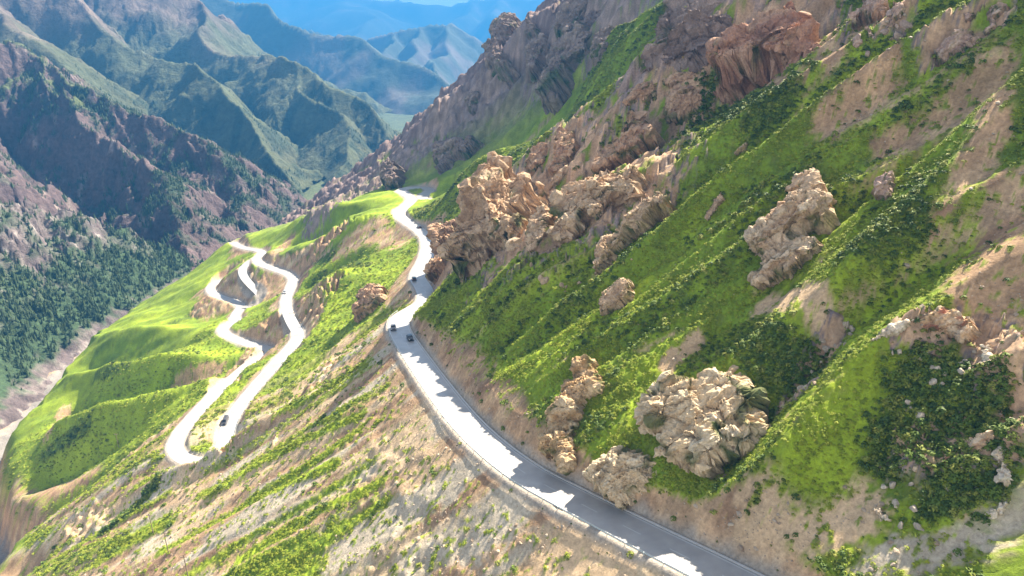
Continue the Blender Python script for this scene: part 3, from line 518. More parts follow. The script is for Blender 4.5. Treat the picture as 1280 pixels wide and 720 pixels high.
# ---------------------------------------------------------------- mesh helpers
def grid_faces(nr, nc, keep=None):
    i = np.arange(nr * nc).reshape(nr, nc)
    f = np.stack([i[:-1, :-1], i[:-1, 1:], i[1:, 1:], i[1:, :-1]], -1).reshape(-1, 4)
    return f if keep is None else f[keep.reshape(-1)]


def mesh_np(name, V, Fq, mat=None, colour=None, smooth=True, extra=None):
    V = np.asarray(V, np.float32); Fq = np.asarray(Fq, np.int32)
    me = bpy.data.meshes.new(name)
    me.vertices.add(len(V)); me.vertices.foreach_set('co', V.reshape(-1))
    k = Fq.shape[1]
    me.loops.add(Fq.size); me.loops.foreach_set('vertex_index', Fq.reshape(-1))
    me.polygons.add(len(Fq)); me.polygons.foreach_set('loop_start', np.arange(0, Fq.size, k, dtype=np.int32))
    me.polygons.foreach_set('use_smooth', np.full(len(Fq), smooth))
    me.update(calc_edges=True)
    if colour is not None:
        at = me.attributes.new('tone', 'FLOAT_COLOR', 'POINT')
        c = np.ones((len(V), 4), np.float32); c[:, :colour.shape[1]] = colour
        at.data.foreach_set('color', c.reshape(-1))
    if mat is not None:
        me.materials.append(mat)
    return me


def put(name, me, parent=None, kind=None, label=None, category=None, group=None):
    o = bpy.data.objects.new(name, me); COL.objects.link(o)
    if parent is not None: o.parent = parent
    for k, v in (('kind', kind), ('label', label), ('category', category), ('group', group)):
        if v: o[k] = v
    return o


def used_only(V, F, *arrs):
    u = np.unique(F); m = np.full(len(V), -1, np.int64); m[u] = np.arange(len(u))
    return (V[u], m[F]) + tuple(a[u] for a in arrs)


def lerp(a, b, t):
    return a + (b - a) * t


def blend(c, col, m):
    return c + (np.array(col) - c) * m[..., None]


# ---------------------------------------------------------------- the mountains across the valley
def ridge_field(x, y, ridges, k, seed, amp, scale):
    """height of a mountain built from crest lines: each ridge is (points, slope); crest jitter, side spurs and ravines come from noise"""
    wx = x + scale * .22 * fbm2(x / scale, y / scale, 3, seed); wy = y + scale * .22 * fbm2(x / scale + 7, y / scale + 2, 3, seed + 3)
    z = np.full(x.shape, -1e4); dd = np.zeros(x.shape); tt = np.zeros(x.shape)
    for ri, (P, s) in enumerate(ridges):
        dist, side, t, v = poly_dist(wx, wy, P)
        w = scale * .55; h = v[:, 0] - np.where(dist < w, 1.7 * s * dist, 1.7 * s * w + .78 * s * (dist - w))
        m = h > z; z = np.where(m, h, z); dd = np.where(m, dist, dd); tt = np.where(m, t * (1 + .13 * side) + side * 400 + ri * 977, tt)
    f = sstep(0, scale * .5, dd) * .85 + .15
    z = z + f * amp * (ridged2(x / scale, y / scale, 5, seed + 9, .52) - .63)
    z = z + sstep(0, scale * .45, dd) * amp * (.55 * (ridged2(tt / (scale * .30), dd / (scale * 1.5), 3, seed + 29, .5) - .62) + .22 * (ridged2(tt / (scale * .09), dd / (scale * .6), 2, seed + 31) - .6))
    z = z + (f * .7 + .3) * amp * .3 * (ridged2(x / scale * 3.7, y / scale * 3.7, 5, seed + 19, .6) - .63)
    return z


MOUNTAINS = {
    'crag': dict(k=0, seed=101, amp=26, scale=70, ridges=[
        ([(-640, 620, -20), (-520, 585, -100), (-448, 560, -141), (-424, 565, -158), (-403, 570, -178), (-380, 574, -212), (-352, 570, -228), (-338, 562, -242)], .62),
        ([(-455, 562, -143), (-420, 500, -172), (-380, 440, -205), (-388, 410, -236)], .6),
        ([(-560, 590, -75), (-500, 480, -130), (-420, 380, -190), (-390, 338, -236)], .6),
        ([(-600, 480, -110), (-450, 300, -160), (-345, 225, -232)], .55)]),
    'dark': dict(k=0, seed=131, amp=75, scale=190, ridges=[
        ([(-1100, 1100, 150), (-740, 1000, -8), (-672, 980, -41), (-545, 950, -95), (-425, 920, -140), (-372, 900, -154), (-310, 880, -183), (-265, 850, -212), (-245, 830, -236)], .62),
        ([(-672, 980, -41), (-520, 880, -121), (-410, 790, -160), (-312, 690, -205), (-275, 622, -238)], .72),
        ([(-425, 920, -140), (-350, 860, -180), (-290, 770, -215), (-268, 700, -239)], .75),
        ([(-840, 900, 10), (-640, 760, -70), (-540, 680, -110), (-470, 610, -190)], .8)]),
    'bare': dict(k=0, seed=163, amp=95, scale=330, ridges=[
        ([(-1900, 2300, 520), (-1080, 2050, 165), (-880, 1950, 62), (-680, 1730, -65), (-560, 1640, -75), (-445, 1560, -98), (-350, 1480, -140), (-270, 1400, -190), (-200, 1300, -240)], .52),
        ([(-1700, 2000, 420), (-1000, 1650, 60), (-760, 1500, -66), (-640, 1420, -78), (-520, 1320, -135), (-420, 1220, -190), (-330, 1120, -240)], .6),
        ([(-560, 1640, -75), (-430, 1480, -150), (-330, 1330, -200), (-280, 1230, -244)], .6),
        ([(-1500, 1700, 300), (-950, 1350, 0), (-700, 1180, -90), (-500, 1050, -180)], .55)]),
    'blue': dict(k=0, seed=191, amp=230, scale=800, ridges=[
        ([(-2600, 4200, 420), (-1600, 3700, 170), (-1290, 3500, 98), (-1085, 3400, 92), (-935, 3300, 15), (-760, 3200, -60), (-620, 3050, -120), (-470, 2850, -190), (-350, 2650, -250)], .55),
        ([(-1500, 5200, -40), (-1000, 4800, -120), (-815, 4500, -45), (-620, 4400, -16), (-435, 4400, 0), (-300, 4400, -75), (-130, 4400, -130), (60, 4350, -230), (400, 4300, -260)], .6),
        ([(-815, 4500, -45), (-760, 4000, -150), (-640, 3500, -240)], .6), ([(-435, 4400, 0), (-420, 3900, -150), (-380, 3400, -250)], .6),
        ([(-620, 4400, -16), (-580, 3900, -160), (-500, 3500, -250)], .6)]),
    'distant': dict(k=0, seed=223, amp=500, scale=2600, ridges=[
        ([(-9000, 12500, 800), (-5500, 12000, 560), (-3400, 11500, 430), (-2400, 11000, 380), (-1650, 10800, 310), (-1250, 10800, 250), (-750, 10800, 330), (-250, 10600, 360), (250, 10600, 340), (900, 10400, 420), (3000, 10500, 700), (8000, 10500, 900)], .42),
        ([(-2400, 11000, 380), (-2200, 9500, 150), (-1900, 8000, -150)], .4), ([(-250, 10600, 360), (-150, 9300, 100), (0, 8000, -200)], .4), ([(-750, 10800, 330), (-900, 9500, 50), (-1000, 8000, -250)], .4)]),
}


def z_mountain(name, x, y):
    M = MOUNTAINS[name]
    z = ridge_field(x, y, M['ridges'], M['k'], M['seed'], M['amp'], M['scale'])
    if name in ('crag', 'dark'):                         # the river keeps its bed clear
        b = np.interp(y, RIV_Y, RIV_X) - x + 5 * fbm2(x / 30, y / 18, 3, 73)
        z = np.minimum(z, np.interp(y, RIV_Y, RIV_Z) - 1.5 + np.clip(b - 9, 0, None) * .85)
    return z


def polar(a0, a1, na, r0, r1, nr):
    a = np.radians(np.linspace(a0, a1, na)); r = np.exp(np.linspace(math.log(r0), math.log(r1), nr))
    A, Rr = np.meshgrid(a, r)
    return (Rr * np.sin(A)).ravel(), (Rr * np.cos(A)).ravel()


def valley_z(y):
    return np.interp(y, RIV_Y, RIV_Z)


# ---------------------------------------------------------------- materials
def nodes(name):
    m = bpy.data.materials.new(name); m.use_nodes = True
    nt = m.node_tree; b = nt.nodes['Principled BSDF']
    b.inputs['Specular IOR Level'].default_value = .25
    return m, nt, nt.nodes, nt.links, b


def earth_material(name, fine=1.2, contrast=.35, bump=.6, bump_dist=.25, coarse=7.0, rough=.95):
    """albedo from the surface's own 'tone', broken up by two scales of grain and given fine relief"""
    m, nt, N, L, b = nodes(name)
    at = N.new('ShaderNodeAttribute'); at.attribute_name = 'tone'
    geo = N.new('ShaderNodeNewGeometry')
    n1 = N.new('ShaderNodeTexNoise'); n1.inputs['Scale'].default_value = 1 / fine; n1.inputs['Detail'].default_value = 5; n1.inputs['Roughness'].default_value = .7
    n2 = N.new('ShaderNodeTexNoise'); n2.inputs['Scale'].default_value = 1 / coarse; n2.inputs['Detail'].default_value = 4
    for n in (n1, n2): L.new(geo.outputs['Position'], n.inputs['Vector'])
    n1.inputs['Detail'].default_value = 8
    mr = N.new('ShaderNodeMapRange'); mr.inputs[1].default_value = .25; mr.inputs[2].default_value = .75
    mr.inputs[3].default_value = 1 - contrast; mr.inputs[4].default_value = 1 + contrast
    L.new(n1.outputs[0], mr.inputs[0])
    mr2 = N.new('ShaderNodeMapRange'); mr2.inputs[1].default_value = .3; mr2.inputs[2].default_value = .7
    mr2.inputs[3].default_value = .8; mr2.inputs[4].default_value = 1.2
    L.new(n2.outputs[0], mr2.inputs[0])
    mu = N.new('ShaderNodeMath'); mu.operation = 'MULTIPLY'; L.new(mr.outputs[0], mu.inputs[0]); L.new(mr2.outputs[0], mu.inputs[1])
    vm = N.new('ShaderNodeVectorMath'); vm.operation = 'SCALE'; L.new(at.outputs['Color'], vm.inputs[0]); L.new(mu.outputs[0], vm.inputs['Scale'])
    L.new(vm.outputs[0], b.inputs['Base Color'])
    b.inputs['Roughness'].default_value = rough
    bp = N.new('ShaderNodeBump'); bp.inputs['Strength'].default_value = bump; bp.inputs['Distance'].default_value = bump_dist
    L.new(n1.outputs[0], bp.inputs['Height']); L.new(bp.outputs[0], b.inputs['Normal'])
    return m


GRASS_A, GRASS_B, GRASS_C = (.25, .325, .018), (.16, .23, .016), (.060, .095, .016)
SOIL_A, SOIL_B, SOIL_C = (.40, .255, .145), (.28, .17, .10), (.46, .345, .215)
SCREE = (.42, .355, .265)
ROCK_A, ROCK_B, ROCK_C = (.50, .37, .26), (.40, .28, .20), (.33, .27, .25)

# ---------------------------------------------------------------- the near slope with its grass, soil and scree
na = 880
ang = np.concatenate([np.linspace(-54, -39.5, 24, endpoint=False), np.linspace(-39.5, 40.5, na), np.linspace(40.5, 64, 40)[1:]])
rad = np.concatenate([np.exp(np.linspace(math.log(42), math.log(330), 500, endpoint=False)), np.exp(np.linspace(math.log(330), math.log(860), 220))])
A_, R_ = np.meshgrid(np.radians(ang), rad)
gx = (R_ * np.sin(A_)).ravel(); gy = (R_ * np.cos(A_)).ravel()
gz, gz0, gcut, grd = z_ground(gx, gy, True)
shape = A_.shape


def slope_of(z, x, y, sh):
    Z = z.reshape(sh); X = x.reshape(sh); Y = y.reshape(sh)
    P = np.stack([X, Y, Z], -1)
    du = np.gradient(P, axis=0); dv = np.gradient(P, axis=1)
    n = np.cross(dv, du); n /= np.linalg.norm(n, axis=-1, keepdims=True) + 1e-9
    n *= np.sign(n[..., 2:3])
    return n.reshape(-1, 3)


gn = slope_of(gz, gx, gy, shape)
gd = gx - np.interp(gy, HILL_Y, HILL_X)


def land_tone(x, y, z, n, cut, rd, d):
    """albedo of the near slope and how green it is"""
    up = sstep(2, 8, d); low = 1 - up
    wy = y + 7 * fbm2(x / 130, y / 130, 2, 11)
    f1 = fbm2(x / 26, y / 13, 4, 201); f2 = fbm2(x / 5, y / 4, 3, 203); f3 = fbm2(x / 60, wy / 6, 3, 207); f4 = fbm2(x / 1.7, y / 1.3, 3, 209)
    stripe = fbm2(x / 160 + 2, wy / 9, 2, 211)
    c = np.empty(x.shape + (3,)); c[:] = GRASS_B
    c = blend(c, GRASS_A, sstep(-.25, .45, f1 + .5 * f2))
    c = blend(c, GRASS_C, sstep(.15, .75, f2 - .3 * f1) * .6)
    bare = sstep(.12, .38, f3 * .7 + f1 * .5 + .25 * f2 + .3 * f4 - .3) * up * .8
    nl = low * (1 - sstep(235, 300, y - .1 * x)) * sstep(-275, -235, x)
    bare = np.maximum(bare, nl * sstep(-.22, .12, stripe + .0 + .2 * f2 + .12 * f4 + .2 * sstep(-70, -10, x)))
    bare = np.maximum(bare, sstep(.15, .9, cut + .35 * f2 + .5 * f4))
    rock_m = np.zeros_like(bare); tan_m = np.zeros_like(bare); grey_m = np.zeros_like(bare); scrub_m = np.zeros_like(bare); lush = np.zeros_like(bare)
    for kind, r, P in PATCHES:
        P = np.array(P if len(P) > 1 else [P[0], (P[0][0] + .5, P[0][1])], float)
        near = (x > P[:, 0].min() - 2 * r) & (x < P[:, 0].max() + 2 * r) & (y > P[:, 1].min() - 2 * r) & (y < P[:, 1].max() + 2 * r)
        if not near.any(): continue
        dist = poly_dist(x[near], y[near], P)[0]
        m = 1 - sstep(.55, 1.15, dist / r + .45 * f1[near] + .4 * f2[near] + .45 * f4[near])
        if kind in ('rock', 'greyrock'):
            rock_m[near] = np.maximum(rock_m[near], m * (1 if kind == 'rock' else .6))
        elif kind in ('soil', 'tan', 'grey'):
            bare[near] = np.maximum(bare[near], m)
            if kind == 'tan': tan_m[near] = np.maximum(tan_m[near], m)
            if kind == 'grey': grey_m[near] = np.maximum(grey_m[near], m)
        else:
            bare[near] *= 1 - m * (cut[near] < .4)
            (scrub_m if kind == 'scrub' else lush)[near] = np.maximum((scrub_m if kind == 'scrub' else lush)[near], m)
    c = blend(c, GRASS_A, lush * .8); c = blend(c, GRASS_C, scrub_m * .85 * sstep(-.5, .1, f2 + .5 * f4 + .2))
    bare = bare * (1 - .85 * sstep(.28, .5, f4 + .35 * f2) * sstep(2.5, 5, rd))
    rx = np.interp(y, RIV_Y, RIV_X)
    bare = np.maximum(bare, 1 - sstep(14, 24, x - rx + 6 * f2))
    soil = np.empty_like(c); soil[:] = SOIL_A
    soil = blend(soil, SOIL_B, sstep(-.1, .5, f1 - .3 * f2)); soil = blend(soil, SOIL_C, sstep(.0, .5, f3 + .2 * f2) * (.35 + .55 * low))
    soil = soil * (.82 + .36 * sstep(-.5, .5, f4 + .6 * f2))[..., None]
    soil = blend(soil, SCREE, nl * sstep(.05, .4, fbm2(x / 50, wy / 11 + 8, 3, 221)))
    soil = blend(soil, (.53, .375, .225), tan_m * .85); soil = blend(soil, SCREE, grey_m)
    c = c + (soil - c) * bare[..., None]
    c = blend(c, (.33, .285, .235), sstep(2.2, .8, rd + .5 * f2))
    # river gravel
    c = blend(c, (.22, .20, .18), (1 - sstep(9, 13, np.abs(x - rx + 2) + 4 * f2)))
    # rock on the far spur
    rk = sstep(485, 560, y + .25 * x) * sstep(-.45, .0, ridged2(x / 46, y / 30, 4, 61, .55) - .62 + .35 * f1 + .5 * (1 - n[:, 2]) - .2)
    rc = np.empty_like(c); rc[:] = (.155, .108, .10); rc = blend(rc, (.25, .185, .165), sstep(-.2, .5, f2))
    c = c + (rc - c) * rk[..., None]
    rr = sstep(.1, .35, rock_m); warm = sstep(.5, .8, rock_m)[..., None]
    rt = np.array((.19, .148, .14)) * (1 - warm) + np.array((.40, .265, .165)) * warm
    rt = rt * (.8 + .5 * sstep(-.4, .5, f2))[..., None]
    c = c + (rt - c) * (rr * sstep(-.5, -.1, f2 + .4 * f1 + .15))[..., None]
    return c, np.clip(1 - bare - rk - rr, 0, 1), np.maximum(rr, rk), scrub_m


tone, green, rocky, scrubby = land_tone(gx, gy, gz, gn, gcut, grd, gd)
# low growth makes the green ground lumpy
w1, w2, _ = worley2(gx / 1.7, gy / 1.5, 301)
gz = gz + green * sstep(.5, 2.5, grd) * (.75 * (.55 - w1) + .2 * noise2(gx / .8, gy / .8, 303)) * sstep(600, 200, np.hypot(gx, gy))
fl1, fk1, _ = facets(gx / 9, gy / 6, 311); fl2, fk2, _ = facets(gx / 3.2, gy / 2.4, 317)
gz = gz + rocky * sstep(1, 6, grd) * (3.4 * fl1 + 1.3 * fl2 + 1.2 * (ridged2(gx / 7, gy / 5, 4, 319) - .6))
V = np.stack([gx, gy, gz], -1)
keep = (gz0.reshape(shape)[:-1, :-1] > valley_z(gy).reshape(shape)[:-1, :-1] - 8)
F = grid_faces(*shape)
rxx = np.interp(gy, RIV_Y, RIV_X)
fx = gx[F].mean(1) - rxx[F].mean(1)
F = F[fx > -70]
F_land = F
Vk, Fk, tk = used_only(V, F, tone)
mat_land = earth_material('mountainside', .7, .42, .9, .3)
put('mountainside', mesh_np('mountainside', Vk, Fk, mat_land, tk), kind='structure')

# ---------------------------------------------------------------- mountains across the valley
forest_src = {}


def mountain(name, key, a0, a1, na, r0, r1, nr, tone_fn, mat, floor=6, rough=(0, 1)):
    x, y = polar(a0, a1, na, r0, r1, nr)
    z = z_mountain(key, x, y)
    n = slope_of(z, x, y, (nr, na))
    c, veg = tone_fn(x, y, z, n)
    if rough[0]:
        fa, cell = rough; bare_rock = (1 - np.clip(veg, 0, 1)) * sstep(valley_z(y) + 4, valley_z(y) + 30, z)
        z = z + bare_rock * fa * (facets(x / cell, y / cell * 1.3, 901)[0] + .45 * facets(x / cell * 2.7, y / cell * 3.1, 907)[0])
    F = grid_faces(nr, na)
    lo = valley_z(y) - floor
    F = F[(z > lo)[F].any(1)]
    V, F, c, veg = used_only(np.stack([x, y, z], -1), F, c, veg)
    forest_src[key] = (V, F, veg[F].mean(1))
    return put(name, mesh_np(name, V, F, mat, c), kind='structure')


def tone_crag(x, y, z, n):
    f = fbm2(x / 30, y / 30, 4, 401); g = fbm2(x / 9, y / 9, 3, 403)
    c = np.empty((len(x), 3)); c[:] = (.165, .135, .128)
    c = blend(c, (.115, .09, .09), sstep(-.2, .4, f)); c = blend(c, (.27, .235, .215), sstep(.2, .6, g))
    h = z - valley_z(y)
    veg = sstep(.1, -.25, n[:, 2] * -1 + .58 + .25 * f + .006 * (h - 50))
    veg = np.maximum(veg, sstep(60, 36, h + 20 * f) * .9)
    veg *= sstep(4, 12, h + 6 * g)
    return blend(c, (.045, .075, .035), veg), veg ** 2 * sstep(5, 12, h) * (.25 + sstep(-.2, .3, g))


def tone_dark(x, y, z, n):  # rock and forest kept dark: cloud shadow put into the albedo
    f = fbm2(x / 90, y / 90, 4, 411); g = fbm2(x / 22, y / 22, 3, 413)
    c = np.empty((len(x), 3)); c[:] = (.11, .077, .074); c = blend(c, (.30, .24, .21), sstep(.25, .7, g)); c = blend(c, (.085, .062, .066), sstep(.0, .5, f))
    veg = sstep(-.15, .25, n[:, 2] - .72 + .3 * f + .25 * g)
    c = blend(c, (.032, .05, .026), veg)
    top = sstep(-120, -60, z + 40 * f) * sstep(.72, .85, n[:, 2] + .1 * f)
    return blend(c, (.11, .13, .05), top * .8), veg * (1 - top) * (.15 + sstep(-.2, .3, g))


def tone_bare(x, y, z, n):  # darkened browns and greens stand in for cloud shade on this mountain
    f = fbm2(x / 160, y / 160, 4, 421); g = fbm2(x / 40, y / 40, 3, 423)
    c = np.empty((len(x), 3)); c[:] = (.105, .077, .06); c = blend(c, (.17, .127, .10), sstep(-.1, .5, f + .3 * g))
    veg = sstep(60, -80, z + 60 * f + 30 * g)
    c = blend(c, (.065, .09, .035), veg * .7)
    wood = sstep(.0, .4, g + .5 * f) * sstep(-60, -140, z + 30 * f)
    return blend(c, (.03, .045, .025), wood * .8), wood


def tone_blue(x, y, z, n):
    f = fbm2(x / 300, y / 300, 5, 431)
    c = np.empty((len(x), 3)); c[:] = (.06, .07, .045)
    return blend(c, (.12, .10, .082), sstep(.05, .5, f + .7 * (.75 - n[:, 2]))), f * 0


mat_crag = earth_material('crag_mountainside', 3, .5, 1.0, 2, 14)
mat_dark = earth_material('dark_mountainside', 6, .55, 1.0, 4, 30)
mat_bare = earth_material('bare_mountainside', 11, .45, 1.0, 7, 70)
mat_blue = earth_material('blue_mountainside', 40, .25, .8, 10, 300)
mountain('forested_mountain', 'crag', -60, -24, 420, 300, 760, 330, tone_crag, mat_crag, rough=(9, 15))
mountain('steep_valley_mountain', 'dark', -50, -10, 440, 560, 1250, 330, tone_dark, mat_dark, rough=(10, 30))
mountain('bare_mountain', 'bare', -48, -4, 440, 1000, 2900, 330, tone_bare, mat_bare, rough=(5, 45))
mountain('blue_mountain', 'blue', -46, 10, 360, 2400, 6500, 200, tone_blue, mat_blue, 60)
mountain('distant_mountain_range', 'distant', -50, 40, 300, 7000, 14000, 110, tone_blue, mat_blue, 300)
x, y = polar(-52, 20, 60, 500, 15000, 80)
lo = np.interp(y, [0, 700, 1300, 3000, 15000], [-285, -275, -266, -330, -600]) - 2
put('valley_floor', mesh_np('valley_floor', np.stack([x, y, lo], -1), grid_faces(80, 60), mat_dark, np.tile([.09, .11, .05], (len(x), 1))), kind='structure')

# ---------------------------------------------------------------- roads
def road_material():
    m, nt, N, L, b = nodes('worn_asphalt')
    geo = N.new('ShaderNodeNewGeometry')
    n = N.new('ShaderNodeTexNoise'); n.inputs['Scale'].default_value = .35; n.inputs['Detail'].default_value = 6
    L.new(geo.outputs['Position'], n.inputs['Vector'])
    cr = N.new('ShaderNodeValToRGB'); cr.color_ramp.elements[0].color = (.27, .262, .255, 1); cr.color_ramp.elements[1].color = (.35, .34, .33, 1)
    cr.color_ramp.elements[0].position = .3; cr.color_ramp.elements[1].position = .7
    L.new(n.outputs[0], cr.inputs[0]); L.new(cr.outputs[0], b.inputs['Base Color'])
    b.inputs['Roughness'].default_value = .38; b.inputs['Specular IOR Level'].default_value = .6
    return m


mat_road = road_material()
road_objs = []
for P, w, nm in zip(ROADS, ROAD_W, ('mountain_road', 'switchback_road', 'side_road', 'lower_road')):
    T = np.gradient(P[:, :2], axis=0); T /= np.linalg.norm(T, axis=1, keepdims=True)
    Nn = np.stack([T[:, 1], -T[:, 0]], 1)
    offs = np.linspace(-w, w, 5)
    V = np.concatenate([np.stack([P[:, 0] + Nn[:, 0] * o, P[:, 1] + Nn[:, 1] * o, P[:, 2] + .06 - .012 * abs(o)], 1)[:, None] for o in offs], 1).reshape(-1, 3)
    road_objs.append(put(nm, mesh_np(nm, V, grid_faces(len(P), 5), mat_road), kind='structure'))


# ---------------------------------------------------------------- rock outcrops
ROCK_TONES = {   # main, second, stain
    'rust': ((.40, .27, .19), (.31, .20, .15), (.46, .34, .25)), 'tan': ((.45, .33, .235), (.36, .25, .175), (.52, .41, .31)),
    'beige': ((.50, .385, .285), (.42, .30, .21), (.57, .47, .37)), 'cream': ((.56, .45, .32), (.47, .35, .23), (.64, .55, .43)),
    'ochre': ((.48, .355, .225), (.40, .27, .15), (.55, .45, .33)), 'pink': ((.42, .30, .26), (.34, .235, .21), (.50, .39, .35)),
    'red': ((.38, .215, .155), (.29, .165, .125), (.43, .29, .22)), 'redochre': ((.52, .36, .23), (.36, .15, .10), (.62, .52, .42)),
    'white': ((.62, .54, .46), (.52, .42, .34), (.70, .64, .57)), 'grey': ((.20, .155, .15), (.14, .105, .105), (.27, .22, .21)),
}


def poly_sd(u, v, P):
    """signed distance to a polygon, positive inside"""
    P = np.asarray(P, float); d = np.full(u.shape, 1e9); ins = np.zeros(u.shape, bool)
    for i in range(len(P)):
        a = P[i]; b = P[(i + 1) % len(P)]; e = b - a
        t = np.clip(((u - a[0]) * e[0] + (v - a[1]) * e[1]) / (e @ e + 1e-9), 0, 1)
        d = np.minimum(d, np.hypot(u - a[0] - t * e[0], v - a[1] - t * e[1]))
        c = (a[1] > v) != (b[1] > v)
        ins ^= c & (u < (b[0] - a[0]) * (v - a[1]) / (b[1] - a[1] + 1e-12) + a[0])
    return np.where(ins, d, -d)


def rock_material():
    m = earth_material('weathered_rock', .6, .42, 1.0, .4, 2.6, .92)
    return m


mat_rock = rock_material()


def slope_free(P, nr, nc, toward):
    G = P.reshape(nr, nc, 3); n = np.cross(np.gradient(G, axis=1), np.gradient(G, axis=0)).reshape(-1, 3)
    n /= np.linalg.norm(n, axis=1, keepdims=True) + 1e-9
    return n * np.sign(n @ toward + 1e-6)[:, None]


def build_outcrop(i, spec):
    label, style, bul, C, U, N, depth, dist, outline = spec
    C = np.array(C); U = np.array(U); N = np.array(N); W = np.cross(N, U)
    O = np.array(outline); span = np.ptp(O, axis=0); size = float(span.min())
    step = max(.22, dist / 849 * 1.1)
    lo = O.min(0) - 3 * step; hi = O.max(0) + 3 * step
    nu = int((hi[0] - lo[0]) / step) + 1; nv = int((hi[1] - lo[1]) / step) + 1
    uu, vv = np.meshgrid(np.linspace(lo[0], hi[0], nu), np.linspace(lo[1], hi[1], nv))
    u = uu.ravel(); v = vv.ravel()
    seed = 500 + i * 7
    sd = poly_sd(u, v, O) + (noise2(u / (size * .18), v / (size * .18), seed) * .05 + noise2(u / (size * .07) + 3, v / (size * .07), seed + 1) * .028) * size
    inr = max(sd.max(), 1e-3)
    H = bul * size * .52
    e = np.clip(sd / (inr * .8), 0, 1)
    prof = np.sqrt(np.clip(1 - (1 - e) ** 2, 0, 1))
    big = ridged2(u / (size * .6), v / (size * .75), 3, seed + 2) - .65
    h = H * prof * (1 + .8 * big)
    # jointed blocks at three sizes, elongated along the bedding
    th = .95 + .3 * math.sin(i * 1.7)
    wob = fbm2(u / (size * .3), v / (size * .3), 3, seed + 4) * size * .05
    a = u * math.cos(th) + v * math.sin(th) + wob; b = -u * math.sin(th) + v * math.cos(th) + wob
    s1 = float(np.clip(size * .34, 2.0, 11)); s2 = s1 * .36; s3 = s1 * .15
    inside = sstep(0, .12, e)
    # how far the hillside lies behind the facing plane, found on a coarse grid
    cu = np.linspace(lo[0], hi[0], 14); cv = np.linspace(lo[1], hi[1], 14); CU, CV = np.meshgrid(cu, cv)
    B0 = C + CU.ravel()[:, None] * U + CV.ravel()[:, None] * W
    ds = np.linspace(-8, 46, 55); S = B0[:, None, :] - ds[None, :, None] * N
    under = S[..., 2] < z_ground(S[..., 0].ravel(), S[..., 1].ravel()).reshape(S.shape[:2])
    back = np.where(under.any(1), ds[np.argmax(under, 1)], 46.).reshape(14, 14)
    iu = (u - lo[0]) / (hi[0] - lo[0]) * 13; iv = (v - lo[1]) / (hi[1] - lo[1]) * 13
    ku = np.clip(iu.astype(int), 0, 12); kv = np.clip(iv.astype(int), 0, 12); fu = iu - ku; fv = iv - kv
    bk = (back[kv, ku] * (1 - fu) + back[kv, ku + 1] * fu) * (1 - fv) + (back[kv + 1, ku] * (1 - fu) + back[kv + 1, ku + 1] * fu) * fv
    rise = sstep(-.02, .22, e + .07 * noise2(u / s2, v / s2, seed + 5))
    h = h * rise - (bk + 1.2) * (1 - rise)
    h = np.where(sd < 0, -(bk + 2.5), h)
    P = C + u[:, None] * U + v[:, None] * W + h[:, None] * N
    # jointed blocks on the true surface, so that sides and overhangs are broken too
    nn = slope_free(P, nv, nu, N)
    ax = np.stack([U * math.cos(th) + W * math.sin(th), W * math.cos(th) - U * math.sin(th), N], 1)
    live = sd > -2 * step
    Q3 = P @ ax; Q3 = Q3 + (fbm3(Q3 / s1, 2, seed + 4) * s2 * .5)[:, None]
    l1 = np.zeros(len(P)); k1 = np.ones(len(P)); c1 = np.zeros(len(P)) + .5; l2 = l1.copy(); k2 = k1.copy(); c2 = c1.copy(); l3 = l1.copy(); k3 = k1.copy()
    l1[live], k1[live], c1[live] = facets3(Q3[live] / (s1 * np.array([2.4, 1., 1.])), seed + 3)
    l2[live], k2[live], c2[live] = facets3(Q3[live] / (s2 * np.array([2.2, 1., 1.])), seed + 9)
    l3[live], k3[live], _ = facets3(Q3[live] / (s3 * np.array([1.5, 1., 1.])), seed + 15)
    def crest(sc, sd_):
        return .62 - 2 * np.abs(noise3(Q3 / sc, sd_)) ** .8
    an = np.array([2.3, 1., 1.])
    disp = s1 * .30 * crest(s1 * 1.1 * an, seed + 31) + s2 * .27 * crest(s2 * 1.1 * an, seed + 33) + s3 * .40 * crest(s3 * 1.2 * an, seed + 35) + s3 * .34 * crest(s3 * .5 * an, seed + 37)
    disp = disp + s1 * .20 * l1 + s2 * .22 * l2 + s3 * .25 * l3 - s1 * .09 * sstep(.035, 0., k1) - s2 * .30 * sstep(.06, 0., k2)
    P = P + nn * (disp * inside)[:, None]
    F = grid_faces(nv, nu)
    F = F[(sd > 0)[F].any(1)]
    A_, B_, S_ = (np.array(t) * np.array([1.03, .98, .87]) for t in ROCK_TONES[style])
    n1 = fbm3(Q3 / (size * .22), 3, seed + 21); n2 = fbm3(Q3 / np.array([s1 * 1.2, s2 * .8, s2 * .8]), 3, seed + 23); n3 = fbm3(Q3 / np.array([s3, s2 * 1.6, s3]), 2, seed + 25)
    c = np.empty((len(u), 3)); c[:] = A_
    c = blend(c, B_, sstep(.0, .45, n1 + .5 * (c1 - .5)))
    c = blend(c, S_, sstep(-.05, .45, n2 + .35 * (c2 - .5)) * .9)
    c = blend(c, np.array(B_) * .7, sstep(.25, .6, n3) * .5)
    # green growth along the foot; in some joints dark green paints in crevice shade
    veg = sstep(.05, .35, n1 - .15 + .3 * sstep(.2, 0, k1)) * sstep(.55, .15, e) * .9
    veg = np.maximum(veg, sstep(.05, .0, k1) * sstep(.0, .4, noise2(u / s1 / 2, v / s1 / 2, seed + 15)))
    c = blend(c, (.06, .09, .02), veg)
    Pk, Fk, ck = used_only(P, F, c)
    name = 'boulder' if size < 7 else ('crag' if size > 22 else 'rock_outcrop')
    o = put(name, mesh_np(name, Pk - C, Fk, mat_rock, ck, smooth=False), label=label, category='rock', group='rock outcrops on the mountainside')
    o.location = C
    return o


for i, spec in enumerate(OUTCROPS):
    build_outcrop(i, spec)


# ---------------------------------------------------------------- loose boulders, each one a thing
import bmesh


